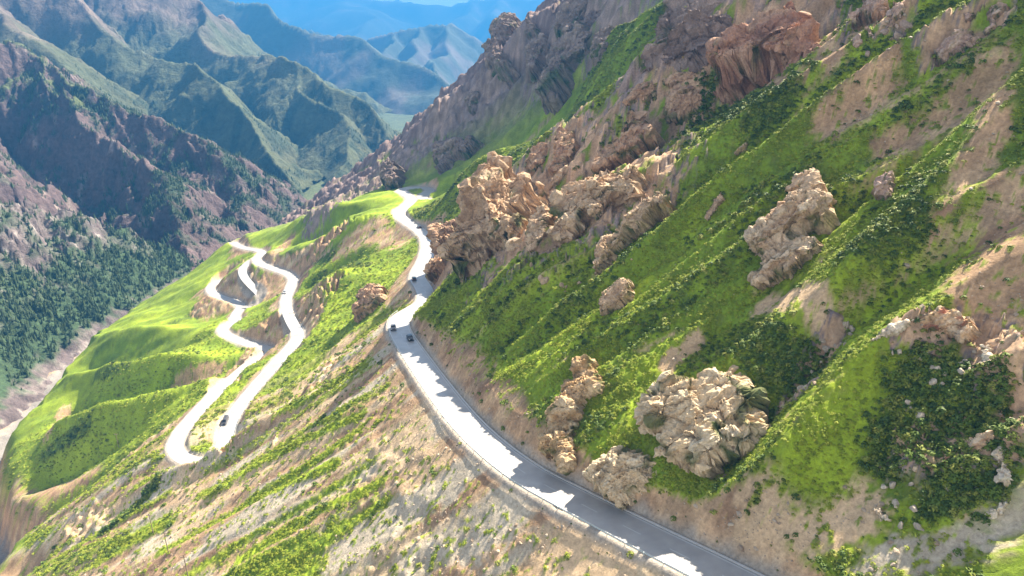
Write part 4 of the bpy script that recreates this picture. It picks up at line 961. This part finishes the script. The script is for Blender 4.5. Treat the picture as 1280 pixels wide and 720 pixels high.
def boulder_mesh(seed, tone):
    bm = bmesh.new(); bmesh.ops.create_icosphere(bm, subdivisions=2, radius=1.0)
    P = np.array([v.co[:] for v in bm.verts]); F3 = np.array([[v.index for v in f.verts] for f in bm.faces]); bm.free()
    r = np.random.default_rng(seed)
    for k in range(9):                                    # cleave it with random planes
        n = r.normal(0, 1, 3); n /= np.linalg.norm(n); cutd = r.uniform(.55, .85)
        d = P @ n; P = P - np.where(d > cutd, d - cutd, 0)[:, None] * n
    l, _, c1 = facets3(P * 1.6 + seed, seed)
    P = P * (1 + .12 * l)[:, None] * np.array([1.2, .9, .85])
    c = np.array(tone) * (.85 + .3 * c1)[:, None]
    return mesh_np('boulder', P, F3, mat_rock, c, smooth=False)


BOULDER_FORMS = {k: [boulder_mesh(s, t) for s in (21, 22, 23, 24)] for k, t in {'white': (.50, .41, .31), 'pink': (.42, .30, .24), 'tan': (.43, .31, .20), 'grey': (.40, .37, .33), 'pale': (.42, .34, .25)}.items()}
for label, grp, spots in BOULDERS:
    form = BOULDER_FORMS[{'white': 'white', 'pinkish': 'pink', 'tan': 'tan', 'grey': 'grey'}.get(label.split()[0], 'pale')]
    for k, (x, y, z, s) in enumerate(spots):
        o = put('boulder', form[k % 4], label=label, category='boulder', group=grp)
        o.location = (x, y, z + s * .25); o.scale = (s, s, s); o.rotation_euler = (k * .7, k * 1.3, k * 2.1)


# ---------------------------------------------------------------- scattered growth
rng = np.random.default_rng(11)


def simple_material(name, col, rough=.6, metal=0.0, spec=.4, var=.0, noise_scale=3.0):
    m, nt, N, L, b = nodes(name)
    b.inputs['Roughness'].default_value = rough; b.inputs['Metallic'].default_value = metal; b.inputs['Specular IOR Level'].default_value = spec
    n = N.new('ShaderNodeTexNoise'); n.inputs['Scale'].default_value = noise_scale; n.inputs['Detail'].default_value = 3
    tc = N.new('ShaderNodeTexCoord'); L.new(tc.outputs['Object'], n.inputs['Vector'])
    cr = N.new('ShaderNodeValToRGB'); k = .18
    cr.color_ramp.elements[0].color = tuple(c * (1 - k) for c in col) + (1,); cr.color_ramp.elements[1].color = tuple(min(1, c * (1 + k)) for c in col) + (1,)
    if var:
        oi = N.new('ShaderNodeObjectInfo'); mx = N.new('ShaderNodeMath'); mx.operation = 'MULTIPLY_ADD'
        mx.inputs[1].default_value = var; mx.inputs[2].default_value = 0
        ad = N.new('ShaderNodeMath'); ad.operation = 'ADD'
        L.new(oi.outputs['Random'], mx.inputs[0]); L.new(mx.outputs[0], ad.inputs[0]); L.new(n.outputs[0], ad.inputs[1])
        sb = N.new('ShaderNodeMath'); sb.operation = 'SUBTRACT'; sb.inputs[1].default_value = var / 2
        L.new(ad.outputs[0], sb.inputs[0]); L.new(sb.outputs[0], cr.inputs[0])
    else:
        L.new(n.outputs[0], cr.inputs[0])
    L.new(cr.outputs[0], b.inputs['Base Color'])
    return m


def leaf_material(name, ca, cb, mid=None):
    m, nt, N, L, b = nodes(name)
    oi = N.new('ShaderNodeObjectInfo'); cr = N.new('ShaderNodeValToRGB')
    cr.color_ramp.elements[0].color = ca + (1,); cr.color_ramp.elements[1].color = cb + (1,)
    if mid:
        e = cr.color_ramp.elements.new(.6); e.color = mid + (1,)
    L.new(oi.outputs['Random'], cr.inputs[0]); L.new(cr.outputs[0], b.inputs['Base Color'])
    b.inputs['Roughness'].default_value = .7
    b.inputs['Subsurface Weight'].default_value = 0
    return m


def tuft_mesh(name, seed, mat, nblade=34, wide=.62, high=.62):
    r = np.random.default_rng(seed); V = []; Fq = []
    for k in range(nblade):
        a = r.uniform(0, 2 * math.pi); t = r.uniform(.05, 1) ** .6; el = math.acos(t) ; rr = r.uniform(.65, 1)
        c = np.array([math.cos(a) * math.sin(el) * wide * rr, math.sin(a) * math.sin(el) * wide * rr, math.cos(el) * high * rr])
        nrm_ = c / np.linalg.norm(c) + r.normal(0, .45, 3); nrm_ /= np.linalg.norm(nrm_)
        e1 = np.cross(nrm_, r.normal(0, 1, 3)); e1 /= np.linalg.norm(e1); e2 = np.cross(nrm_, e1); s = r.uniform(.16, .30)
        i0 = len(V)
        V += [c - e1 * s, c + e2 * s * .9, c + e1 * s]; Fq.append((i0, i0 + 1, i0 + 2))
    return mesh_np(name, np.array(V), np.array(Fq), mat, smooth=False)


def spruce_mesh(name, seed, mat, tiers=7, seg=9):
    """crown of a spruce about 1 m tall and .34 m across: drooping ragged tiers"""
    r = np.random.default_rng(seed); V = []; Fq = []
    for t in range(tiers):
        z0 = .10 + .80 * t / tiers; z1 = z0 + .24 * (1 - .35 * t / tiers); rad = .19 * (1 - t / tiers) ** .85 + .02
        i0 = len(V); V.append((r.normal(0, .008), r.normal(0, .008), z1))
        for k in range(seg * 2):
            a = 2 * math.pi * (k + r.uniform(-.3, .3)) / (seg * 2); q = rad * (r.uniform(.85, 1.2) if k % 2 == 0 else r.uniform(.45, .65))
            V.append((math.cos(a) * q, math.sin(a) * q, z0 - (.03 if k % 2 == 0 else -.035) + r.normal(0, .01)))
        for k in range(seg * 2):
            Fq.append((i0, i0 + 1 + k, i0 + 1 + (k + 1) % (seg * 2)))
    return mesh_np(name, np.array(V), np.array(Fq), mat, smooth=False)


def tube(p0, p1, r0, r1, n=6):
    p0 = np.array(p0, float); p1 = np.array(p1, float); d = p1 - p0; d /= np.linalg.norm(d)
    e = np.cross(d, (0, 0, 1.) if abs(d[2]) < .9 else (1., 0, 0)); e /= np.linalg.norm(e); f = np.cross(d, e)
    a = np.linspace(0, 2 * math.pi, n, endpoint=False)
    ring = np.cos(a)[:, None] * e + np.sin(a)[:, None] * f
    V = np.concatenate([p0 + ring * r0, p1 + ring * r1]); Fq = [(k, (k + 1) % n, n + (k + 1) % n, n + k) for k in range(n)]
    return V, np.array(Fq)


def instancer(name, pts, scales, rots, protos, kind='stuff', label=None):
    """one object: points carrying instances of unlinked prototype meshes"""
    me = bpy.data.meshes.new(name); me.vertices.add(len(pts)); me.vertices.foreach_set('co', np.asarray(pts, np.float32).reshape(-1))
    for nm, ty, arr in (('size', 'FLOAT_VECTOR', scales), ('turn', 'FLOAT_VECTOR', rots)):
        at = me.attributes.new(nm, ty, 'POINT'); at.data.foreach_set('vector', np.asarray(arr, np.float32).reshape(-1))
    at = me.attributes.new('pick', 'INT', 'POINT'); at.data.foreach_set('value', rng.integers(0, len(protos), len(pts)).astype(np.int32))
    o = put(name, me, kind=kind, label=label)
    ng = bpy.data.node_groups.new(name + '_spread', 'GeometryNodeTree')
    ng.interface.new_socket('Geometry', in_out='INPUT', socket_type='NodeSocketGeometry'); ng.interface.new_socket('Geometry', in_out='OUTPUT', socket_type='NodeSocketGeometry')
    N, L = ng.nodes, ng.links
    gi = N.new('NodeGroupInput'); go = N.new('NodeGroupOutput'); join = N.new('GeometryNodeJoinGeometry')
    def attr(nm, ty):
        a = N.new('GeometryNodeInputNamedAttribute'); a.data_type = ty; a.inputs['Name'].default_value = nm
        return next(s for s in a.outputs if s.enabled and s.name == 'Attribute')
    sz = attr('size', 'FLOAT_VECTOR'); tn = attr('turn', 'FLOAT_VECTOR'); pk = attr('pick', 'INT')
    for k, pr in enumerate(protos):
        oi = N.new('GeometryNodeObjectInfo'); oi.inputs['Object'].default_value = pr; oi.inputs['As Instance'].default_value = True
        ip = N.new('GeometryNodeInstanceOnPoints')
        cmp = N.new('FunctionNodeCompare'); cmp.data_type = 'INT'; cmp.operation = 'EQUAL'
        ia = [s for s in cmp.inputs if s.enabled]; L.new(pk, ia[0]); ia[1].default_value = k
        L.new(gi.outputs[0], ip.inputs['Points']); L.new(next(s for s in cmp.outputs if s.enabled), ip.inputs['Selection'])
        L.new(oi.outputs['Geometry'], ip.inputs['Instance']); L.new(tn, ip.inputs['Rotation']); L.new(sz, ip.inputs['Scale'])
        L.new(ip.outputs[0], join.inputs[0])
    L.new(join.outputs[0], go.inputs[0])
    md = o.modifiers.new('spread', 'NODES'); md.node_group = ng
    return o


def sample_faces(V, F, weight, n):
    a = V[F[:, 1]] - V[F[:, 0]]; b = V[F[:, 3]] - V[F[:, 0]]
    ar = np.linalg.norm(np.cross(a, b), axis=1) * weight
    k = rng.choice(len(F), n, p=ar / ar.sum()); s = rng.random((n, 1)); t = rng.random((n, 1))
    f = F[k]
    return V[f[:, 0]] * (1 - s) * (1 - t) + V[f[:, 1]] * s * (1 - t) + V[f[:, 2]] * s * t + V[f[:, 3]] * (1 - s) * t, k


# low shrubs and tussocks on the near slope
mat_tuft_a = leaf_material('tussock_leaves', (.15, .21, .014), (.30, .33, .03))
mat_tuft_b = leaf_material('scrub_leaves', (.045, .08, .014), (.22, .23, .04), (.10, .15, .018))
protos_a = [bpy.data.objects.new('tussock_form', tuft_mesh('tussock_form', s, mat_tuft_a)) for s in (1, 2)]
protos_b = [bpy.data.objects.new('scrub_form', tuft_mesh('scrub_form', s, mat_tuft_b, 40, .6, .75)) for s in (3, 4)]
Vg = np.stack([gx, gy, gz], -1); Fg = F_land
fc = Vg[Fg].mean(1); fr = np.hypot(fc[:, 0], fc[:, 1]); fgreen = green[Fg].mean(1); fgrd = grd[Fg].min(1)
ffov = np.abs(np.degrees(np.arctan2(fc[:, 0], fc[:, 1]))) < 42
fd = fc[:, 0] - np.interp(fc[:, 1], HILL_Y, HILL_X)
pat = sstep(-.25, .35, fbm2(fc[:, 0] / 12, fc[:, 1] / 5, 3, 701)); pat2 = sstep(.0, .4, fbm2(fc[:, 0] / 22 + 5, fc[:, 1] / 9, 3, 703))
wild = np.where(fd > 0, 1., np.where(fc[:, 1] - .1 * fc[:, 0] < 270, .8, .18))
w = ffov * (fr < 430) * (fgrd > 1.0) * wild * (150 / np.clip(fr, 90, 600)) ** .8
P, k = sample_faces(Vg, Fg, w * fgreen ** 1.5 * (.25 + pat), 170000)
sc = rng.uniform(.28, .8, len(P)) * np.clip(np.hypot(P[:, 0], P[:, 1]) / 160, .85, 1.7)
instancer('tussock_grass', P, np.stack([sc * 1.15, sc * 1.15, sc * .75], 1), np.stack([P[:, 0] * 0, P[:, 0] * 0, rng.random(len(P)) * 6.28], 1), protos_a)
scrub_w = fscrub = scrubby[Fg].mean(1)
P, k = sample_faces(Vg, Fg, w * np.clip((fgreen * pat2 * .45 * np.where(fd > 0, 1, .3)) + fscrub * 1.3 + .01 * (fgreen < .9), 0, 3), 34000)
sc = .28 + 1.25 * rng.random(len(P)) ** 2.2 * np.clip(np.hypot(P[:, 0], P[:, 1]) / 160, .85, 1.6)
instancer('mountain_scrub', P, np.stack([sc, sc, sc * .9], 1), np.stack([P[:, 0] * 0, P[:, 0] * 0, rng.random(len(P)) * 6.28], 1), protos_b)

# loose stones on scree and bare soil
mat_stone = leaf_material('loose_stone', (.27, .20, .14), (.42, .34, .25))


def stone_mesh(name, seed, mat):
    r = np.random.default_rng(seed); V = []; Fq = []
    n = 6; rings = [(-.3, .35), (.0, .55), (.3, .4)]
    for z, q in rings:
        for k in range(n):
            a = 2 * math.pi * (k + r.uniform(-.3, .3)) / n; V.append((math.cos(a) * q * r.uniform(.75, 1.2), math.sin(a) * q * r.uniform(.75, 1.2), z + r.normal(0, .07)))
    V.append((0, 0, .45)); top = len(V) - 1
    for j in (0, 1):
        for k in range(n):
            a, b = j * n + k, j * n + (k + 1) % n
            Fq += [(a, b, b + n), (a, b + n, a + n)]
    for k in range(n): Fq.append((2 * n + k, 2 * n + (k + 1) % n, top))
    return mesh_np(name, np.array(V), np.array(Fq), mat, smooth=False)


protos_s = [bpy.data.objects.new('stone_form', stone_mesh('stone_form', s, mat_stone)) for s in (1, 2, 3)]
clump = sstep(.0, .5, fbm2(fc[:, 0] / 14, fc[:, 1] / 4, 3, 711))
wst = ffov * (fr < 330) * (fgrd > 1.2) * (1 - fgreen) * (.12 + clump) * (120 / np.clip(fr, 80, 600)) ** 1.2
P, k = sample_faces(Vg, Fg, wst, 8000)
sc = .18 + .8 * rng.random(len(P)) ** 9 + .12 * rng.random(len(P))
instancer('scree_stones', P, np.stack([sc * rng.uniform(.8, 1.4, len(P)), sc, sc * .8], 1), rng.random((len(P), 3)) * 6.28 * np.array([.1, .1, 1]), protos_s)

# ---------------------------------------------------------------- spruce trees
mat_needle = leaf_material('spruce_needles', (.022, .045, .020), (.07, .105, .04))
mat_bark = simple_material('spruce_bark', (.10, .075, .055), .9)
crown_me = [spruce_mesh('crown', s, mat_needle) for s in (5, 6, 7)]
tv, tf = tube((0, 0, -.06), (0, 0, .5), .022, .012, 6)
trunk_me = mesh_np('trunk', tv, tf, mat_bark)
VL, FL, forest_w = forest_src['crag']
P1, _ = sample_faces(VL, FL, forest_w, 9000)
vis = (np.abs(np.degrees(np.arctan2(P1[:, 0], P1[:, 1]))) < 40)
P1 = P1[vis]
order = np.argsort(np.hypot(P1[:, 0], P1[:, 1]) + (np.degrees(np.arctan2(P1[:, 0], P1[:, 1])) < -37.3) * 1e4)
near_ids, far_ids = order[:300], order[300:]
for j in near_ids:
    x, y, z = P1[j]; h = 2.6 + 4.4 * rng.random() ** 1.4
    t = put('spruce_tree', None, label='slender dark spruce on the shaded bank across the river', category='tree', group='spruces across the river')
    t.location = (x, y, z); t.rotation_euler = (0, 0, rng.random() * 6.28); t.scale = (h * rng.uniform(.85, 1.2), h * rng.uniform(.85, 1.2), h)
    put('crown', crown_me[j % 3], t); put('trunk', trunk_me, t)
protos_t = [bpy.data.objects.new('spruce_form', spruce_mesh('spruce_form', s, mat_needle, 5, 6)) for s in (8, 9)]
PF = [P1[far_ids]]
for key, n in (('dark', 11000), ('bare', 4000)):
    VL, FL, fw = forest_src[key]
    q, _ = sample_faces(VL, FL, fw, n); PF.append(q)
PF = np.concatenate(PF)
h = 2.2 + 4.2 * rng.random(len(PF)) ** 1.3 * (1 + .25 * (np.hypot(PF[:, 0], PF[:, 1]) > 800))
instancer('spruce_forest', PF, np.stack([h * 1.1, h * 1.1, h], 1), np.stack([h * 0, h * 0, rng.random(len(h)) * 6.28], 1), protos_t, label='dense dark spruce forest clothing the mountains across the river')

# ---------------------------------------------------------------- things on and beside the roads
def box(x0, x1, y0, y1, z0, z1):
    V = np.array([(x, y, z) for z in (z0, z1) for y in (y0, y1) for x in (x0, x1)], float)
    return V, np.array([(0, 2, 3, 1), (4, 5, 7, 6), (0, 1, 5, 4), (2, 6, 7, 3), (0, 4, 6, 2), (1, 3, 7, 5)])


def merge(*parts):
    V = []; Fq = []; o = 0
    for v, f in parts:
        V.append(v); Fq.append(np.asarray(f) + o); o += len(v)
    return np.concatenate(V), np.concatenate(Fq)


mat_line = simple_material('road_paint', (.50, .50, .49), .6)
mat_concrete = simple_material('kerb_concrete', (.50, .48, .45), .85, noise_scale=1.5)
mat_galv = simple_material('galvanised_steel', (.55, .60, .60), .45, .6)


def frame(P):
    T = np.gradient(P[:, :2], axis=0); T /= np.linalg.norm(T, axis=1, keepdims=True)
    return T, np.stack([T[:, 1], -T[:, 0]], 1)


def strip(P, o0, o1, z, i0, i1):
    T, Nn = frame(P); s = slice(i0, i1)
    V = np.stack([np.stack([P[s, 0] + Nn[s, 0] * o, P[s, 1] + Nn[s, 1] * o, P[s, 2] + z - .012 * abs(o)], 1) for o in (o0, o1)], 1).reshape(-1, 3)
    return V, grid_faces(len(P[s]), 2)


for P, w, ro in zip(ROADS, ROAD_W, road_objs):
    for sgn in (-1, 1):
        put('edge_line', mesh_np('edge_line', *strip(P, sgn * (w - .42), sgn * (w - .27), .064, 0, len(P)), mat_line), ro)
    Q = resample(P, 1.0)
    for k in range(0, min(len(Q) - 5, 320), 10):
        put('centre_dash', mesh_np('centre_dash', *strip(Q, -.07, .07, .064, k, k + 5), mat_line), ro)

# concrete kerb and drain along the uphill edge of the main road
P = ROADS[0]; T, Nn = frame(P); w = ROAD_W[0]
n_near = int(np.argmax(P[:, 1] > 240))
kv = []
for o, z in ((w + .05, .02), (w + .05, .22), (w + .40, .22), (w + .42, -.15)):
    kv.append(np.stack([P[:n_near, 0] + Nn[:n_near, 0] * o, P[:n_near, 1] + Nn[:n_near, 1] * o, P[:n_near, 2] + z], 1))
put('kerb', mesh_np('kerb', np.stack(kv, 1).reshape(-1, 3), grid_faces(n_near, 4), mat_concrete, smooth=False), kind='structure')


def guard_rail(P, i0, i1, off, label, every=2):
    T, Nn = frame(P)
    root = put('guard_rail', None, label=label, category='guard rail', group='steel guard rails along the roads')
    base = P[i0] + np.array([Nn[i0, 0] * off, Nn[i0, 1] * off, 0]); root.location = base
    prof = ((-.04, .42), (.03, .48), (-.03, .55), (.03, .62), (-.04, .70))
    V = np.stack([np.stack([P[i0:i1, 0] + Nn[i0:i1, 0] * (off + a), P[i0:i1, 1] + Nn[i0:i1, 1] * (off + a), P[i0:i1, 2] + z], 1) for a, z in prof], 1).reshape(-1, 3) - base
    put('rail', mesh_np('rail', V, grid_faces(i1 - i0, 5), mat_galv), root)
    pv, pf = box(-.06, .06, -.06, .06, -.6, .74)
    pm = mesh_np('post', pv, pf, mat_galv, smooth=False)
    for k in range(i0, i1, every):
        p = put('post', pm, root)
        p.location = P[k] + np.array([Nn[k, 0] * (off + np.sign(off) * .12), Nn[k, 1] * (off + np.sign(off) * .12), 0]) - base
        p.rotation_euler = (0, 0, math.atan2(T[k, 1], T[k, 0]))


guard_rail(ROADS[0], 1, n_near, -(w + .35), 'steel guard rail along the valley edge of the upper road')
guard_rail(ROADS[1], int(len(ROADS[1]) * .28), int(len(ROADS[1]) * .46), -(ROAD_W[1] + .3), 'steel guard rail round the outside of the wide hairpin', 2)

# cars
mat_glass = simple_material('car_glass', (.02, .025, .03), .12, 0, .6)
mat_tyre = simple_material('tyre_rubber', (.02, .02, .02), .85)
mat_rim = simple_material('wheel_rim', (.5, .5, .52), .35, .8)
mat_lamp = simple_material('headlamp', (.8, .8, .75), .2)
mat_tail = simple_material('tail_lamp', (.45, .02, .02), .3)


def car_body_mesh(kind, mat):
    # side profile (length along x), lofted across the width with tumblehome
    if kind == 'van':
        prof = [(-2.3, .35), (-2.38, .7), (-2.35, 1.35), (-2.2, 1.9), (1.05, 1.95), (1.75, 1.2), (2.3, .98), (2.4, .6), (2.3, .35)]
    else:
        prof = [(-2.15, .34), (-2.25, .62), (-2.2, .98), (-1.75, 1.05), (-1.35, 1.48), (.25, 1.52), (1.0, 1.05), (1.95, .90), (2.2, .62), (2.12, .34)]
    V = []
    for yy, sc in ((-.9, .0), (-.86, .06), (.86, .06), (.9, .0)):
        for (x, z) in prof:
            tum = max(0, z - 1.0) * .22
            s = yy - math.copysign(tum, yy)
            V.append((x * (1.0 if abs(yy) < .88 else .985), s, z + (0 if abs(yy) < .88 else -.02)))
    n = len(prof); Fq = []
    for j in range(3):
        for k in range(n):
            a, b = j * n + k, j * n + (k + 1) % n
            Fq.append((a, b, b + n, a + n))
    me = bpy.data.meshes.new('body'); Vl = [tuple(v) for v in V]
    me.from_pydata(Vl, [], [tuple(f) for f in Fq] + [tuple(range(n - 1, -1, -1)), tuple(range(3 * n, 4 * n))]); me.materials.append(mat); me.update()
    return me


def quad_mesh(name, pts, mat):
    me = bpy.data.meshes.new(name); me.from_pydata([tuple(p) for p in pts], [], [tuple(range(len(pts)))]); me.materials.append(mat); me.update()
    return me


def wheel_meshes():
    tv, tf = tube((0, -.11, 0), (0, .11, 0), .33, .33, 14)
    n = 14; tv = np.concatenate([tv, [(0, -.11, 0), (0, .11, 0)]])
    tri = [(k, (k + 1) % n, 2 * n, 2 * n) for k in range(n)]
    me = bpy.data.meshes.new('tyre'); me.from_pydata([tuple(v) for v in tv], [], [tuple(f) for f in tf] + [(k, 2 * n, (k + 1) % n) for k in range(n)] + [(n + k, n + (k + 1) % n, 2 * n + 1) for k in range(n)])
    me.materials.append(mat_tyre); me.update()
    a = np.linspace(0, 2 * math.pi, 12, endpoint=False)
    rim = bpy.data.meshes.new('rim'); pts = [(.2 * math.cos(q), s * .118, .2 * math.sin(q)) for s in (-1, 1) for q in a]
    rim.from_pydata(pts, [], [tuple(range(12)), tuple(range(23, 11, -1))]); rim.materials.append(mat_rim); rim.update()
    return me, rim


tyre_me, rim_me = wheel_meshes()


def make_car(kind, col, road, near, back, label, side=1):
    P = ROADS[road]; T, Nn = frame(P)
    k = int(np.argmin(np.hypot(P[:, 0] - near[0], P[:, 1] - near[1])))
    paint = simple_material('car_paint', col, .28, .1, .5)
    r = put('parked_car' if False else 'car', None, label=label, category='car', group='cars driving on the mountain road')
    hd = math.atan2(T[k, 1], T[k, 0]) + (math.pi if back else 0)
    r.location = (P[k, 0] + Nn[k, 0] * 1.9 * side, P[k, 1] + Nn[k, 1] * 1.9 * side, P[k, 2] + .05)
    k2 = min(k + 1, len(P) - 1); pitch = math.atan2(P[k2, 2] - P[k2 - 1, 2], np.hypot(*(P[k2, :2] - P[k2 - 1, :2])))
    r.rotation_euler = (0, -pitch * (-1 if back else 1), hd)
    put('body', car_body_mesh(kind, paint), r)
    if kind == 'van':
        wind = [(1.10, -.66, 1.90), (1.10, .66, 1.90), (1.745, .82, 1.24), (1.745, -.82, 1.24)]; rear = [(-2.24, -.68, 1.82), (-2.24, .68, 1.82), (-2.37, .78, 1.36), (-2.37, -.78, 1.36)]
        sd_ = [(-2.0, 1.78), (.95, 1.82), (1.45, 1.3), (-2.1, 1.3)]
    else:
        wind = [(.30, -.74, 1.50), (.30, .74, 1.50), (.99, .84, 1.08), (.99, -.84, 1.08)]; rear = [(-1.40, -.74, 1.46), (-1.40, .74, 1.46), (-1.75, .84, 1.09), (-1.75, -.84, 1.09)]
        sd_ = [(-1.3, 1.42), (.2, 1.45), (.75, 1.1), (-1.55, 1.1)]
    put('windscreen', quad_mesh('windscreen', [(x + .03, y, z + .03) for x, y, z in wind], mat_glass), r)
    put('rear_window', quad_mesh('rear_window', [(x - .03, y, z + .03) for x, y, z in rear], mat_glass), r)
    for s in (-1, 1):
        put('side_window', quad_mesh('side_window', [(x, s * (.915 - max(0, z - 1.0) * .22), z) for x, z in sd_], mat_glass), r)
        put('headlight', mesh_np('headlight', *box(2.1, 2.26 if kind != 'van' else 2.42, s * .68 - .16, s * .68 + .16, .62, .78), mat_lamp, smooth=False), r)
        put('tail_light', mesh_np('tail_light', *box(-2.30 if kind != 'van' else -2.41, -2.1, s * .7 - .13, s * .7 + .13, .74, .95), mat_tail, smooth=False), r)
        for x in (-1.35, 1.4):
            wh = put('wheel', tyre_me, r); wh.location = (x, s * .80, .33); put('rim', rim_me, wh)
    return r


make_car('suv', (.03, .03, .035), 0, CAR_SPOTS[0], True, 'black car on the bleached road just past the bend', 1)
make_car('suv', (.10, .10, .11), 0, CAR_SPOTS[1], True, 'dark grey car ahead of the black car at the road bend', -1)
make_car('suv', (.04, .045, .06), 0, CAR_SPOTS[2], False, 'dark car on the short stretch of road below the crag foot', -1)
make_car('suv', (.05, .05, .055), 0, CAR_SPOTS[3], False, 'dark car on the far road beneath the brown cut bank', 1)
make_car('van', (.06, .06, .07), 1, CAR_SPOTS[4], False, 'dark van approaching the wide lower hairpin', 1)
make_car('suv', (.35, .35, .36), 1, CAR_SPOTS[5], False, 'small grey car on the bend among the far switchbacks', 1)

# timber poles with a line below the wide hairpin
mat_pole = simple_material('pole_timber', (.20, .15, .11), .9)
mat_ceramic = simple_material('insulator_ceramic', (.55, .52, .48), .3)
mat_wire = simple_material('wire', (.05, .05, .05), .5, .5)
tops = []
for (x, y), lab in zip(POLE_SPOTS, ('timber power pole on the pale bare ground below the wide hairpin', 'timber power pole in the green strip beneath the pale bare ground', 'timber power pole lowest on the striped slope', 'timber power pole on the bright green meadow')):
    z = float(z_ground(np.array([x, x]), np.array([y, y]))[0])
    r = put('power_pole', None, label=lab, category='pole', group='power poles on the lower slope'); r.location = (x, y, z)
    put('post', mesh_np('post', *tube((0, 0, -1), (0, 0, 8.2), .15, .11, 8), mat_pole), r)
    ca = put('crossarm', mesh_np('crossarm', *box(-.9, .9, -.06, .06, 7.55, 7.7), mat_pole, smooth=False), r)
    for o in (-.8, 0, .8):
        put('insulator', mesh_np('insulator', *tube((o, 0, 7.7), (o, 0, 7.95), .06, .05, 6), mat_ceramic), ca)
    tops.append(np.array((x, y, z)))


# ---------------------------------------------------------------- the blue air of the valley
def haze_box():
    x0, x1, y0, y1, z0, z1 = -16000, 16000, -400, 16000, -720, 960
    V = [(x, y, z) for z in (z0, z1) for y in (y0, y1) for x in (x0, x1)]
    Fq = [(0, 2, 3, 1), (4, 5, 7, 6), (0, 1, 5, 4), (2, 6, 7, 3), (0, 4, 6, 2), (1, 3, 7, 5)]
    m = bpy.data.materials.new('valley_haze'); m.use_nodes = True
    nt = m.node_tree; nt.nodes.remove(nt.nodes['Principled BSDF'])
    v = nt.nodes.new('ShaderNodeVolumePrincipled')
    v.inputs['Color'].default_value = (.05, .27, .64, 1); v.inputs['Density'].default_value = .00020; v.inputs['Anisotropy'].default_value = .1
    nt.links.new(v.outputs[0], nt.nodes['Material Output'].inputs['Volume'])
    put('haze', mesh_np('haze', V, Fq, m, smooth=False), kind='stuff')


haze_box()
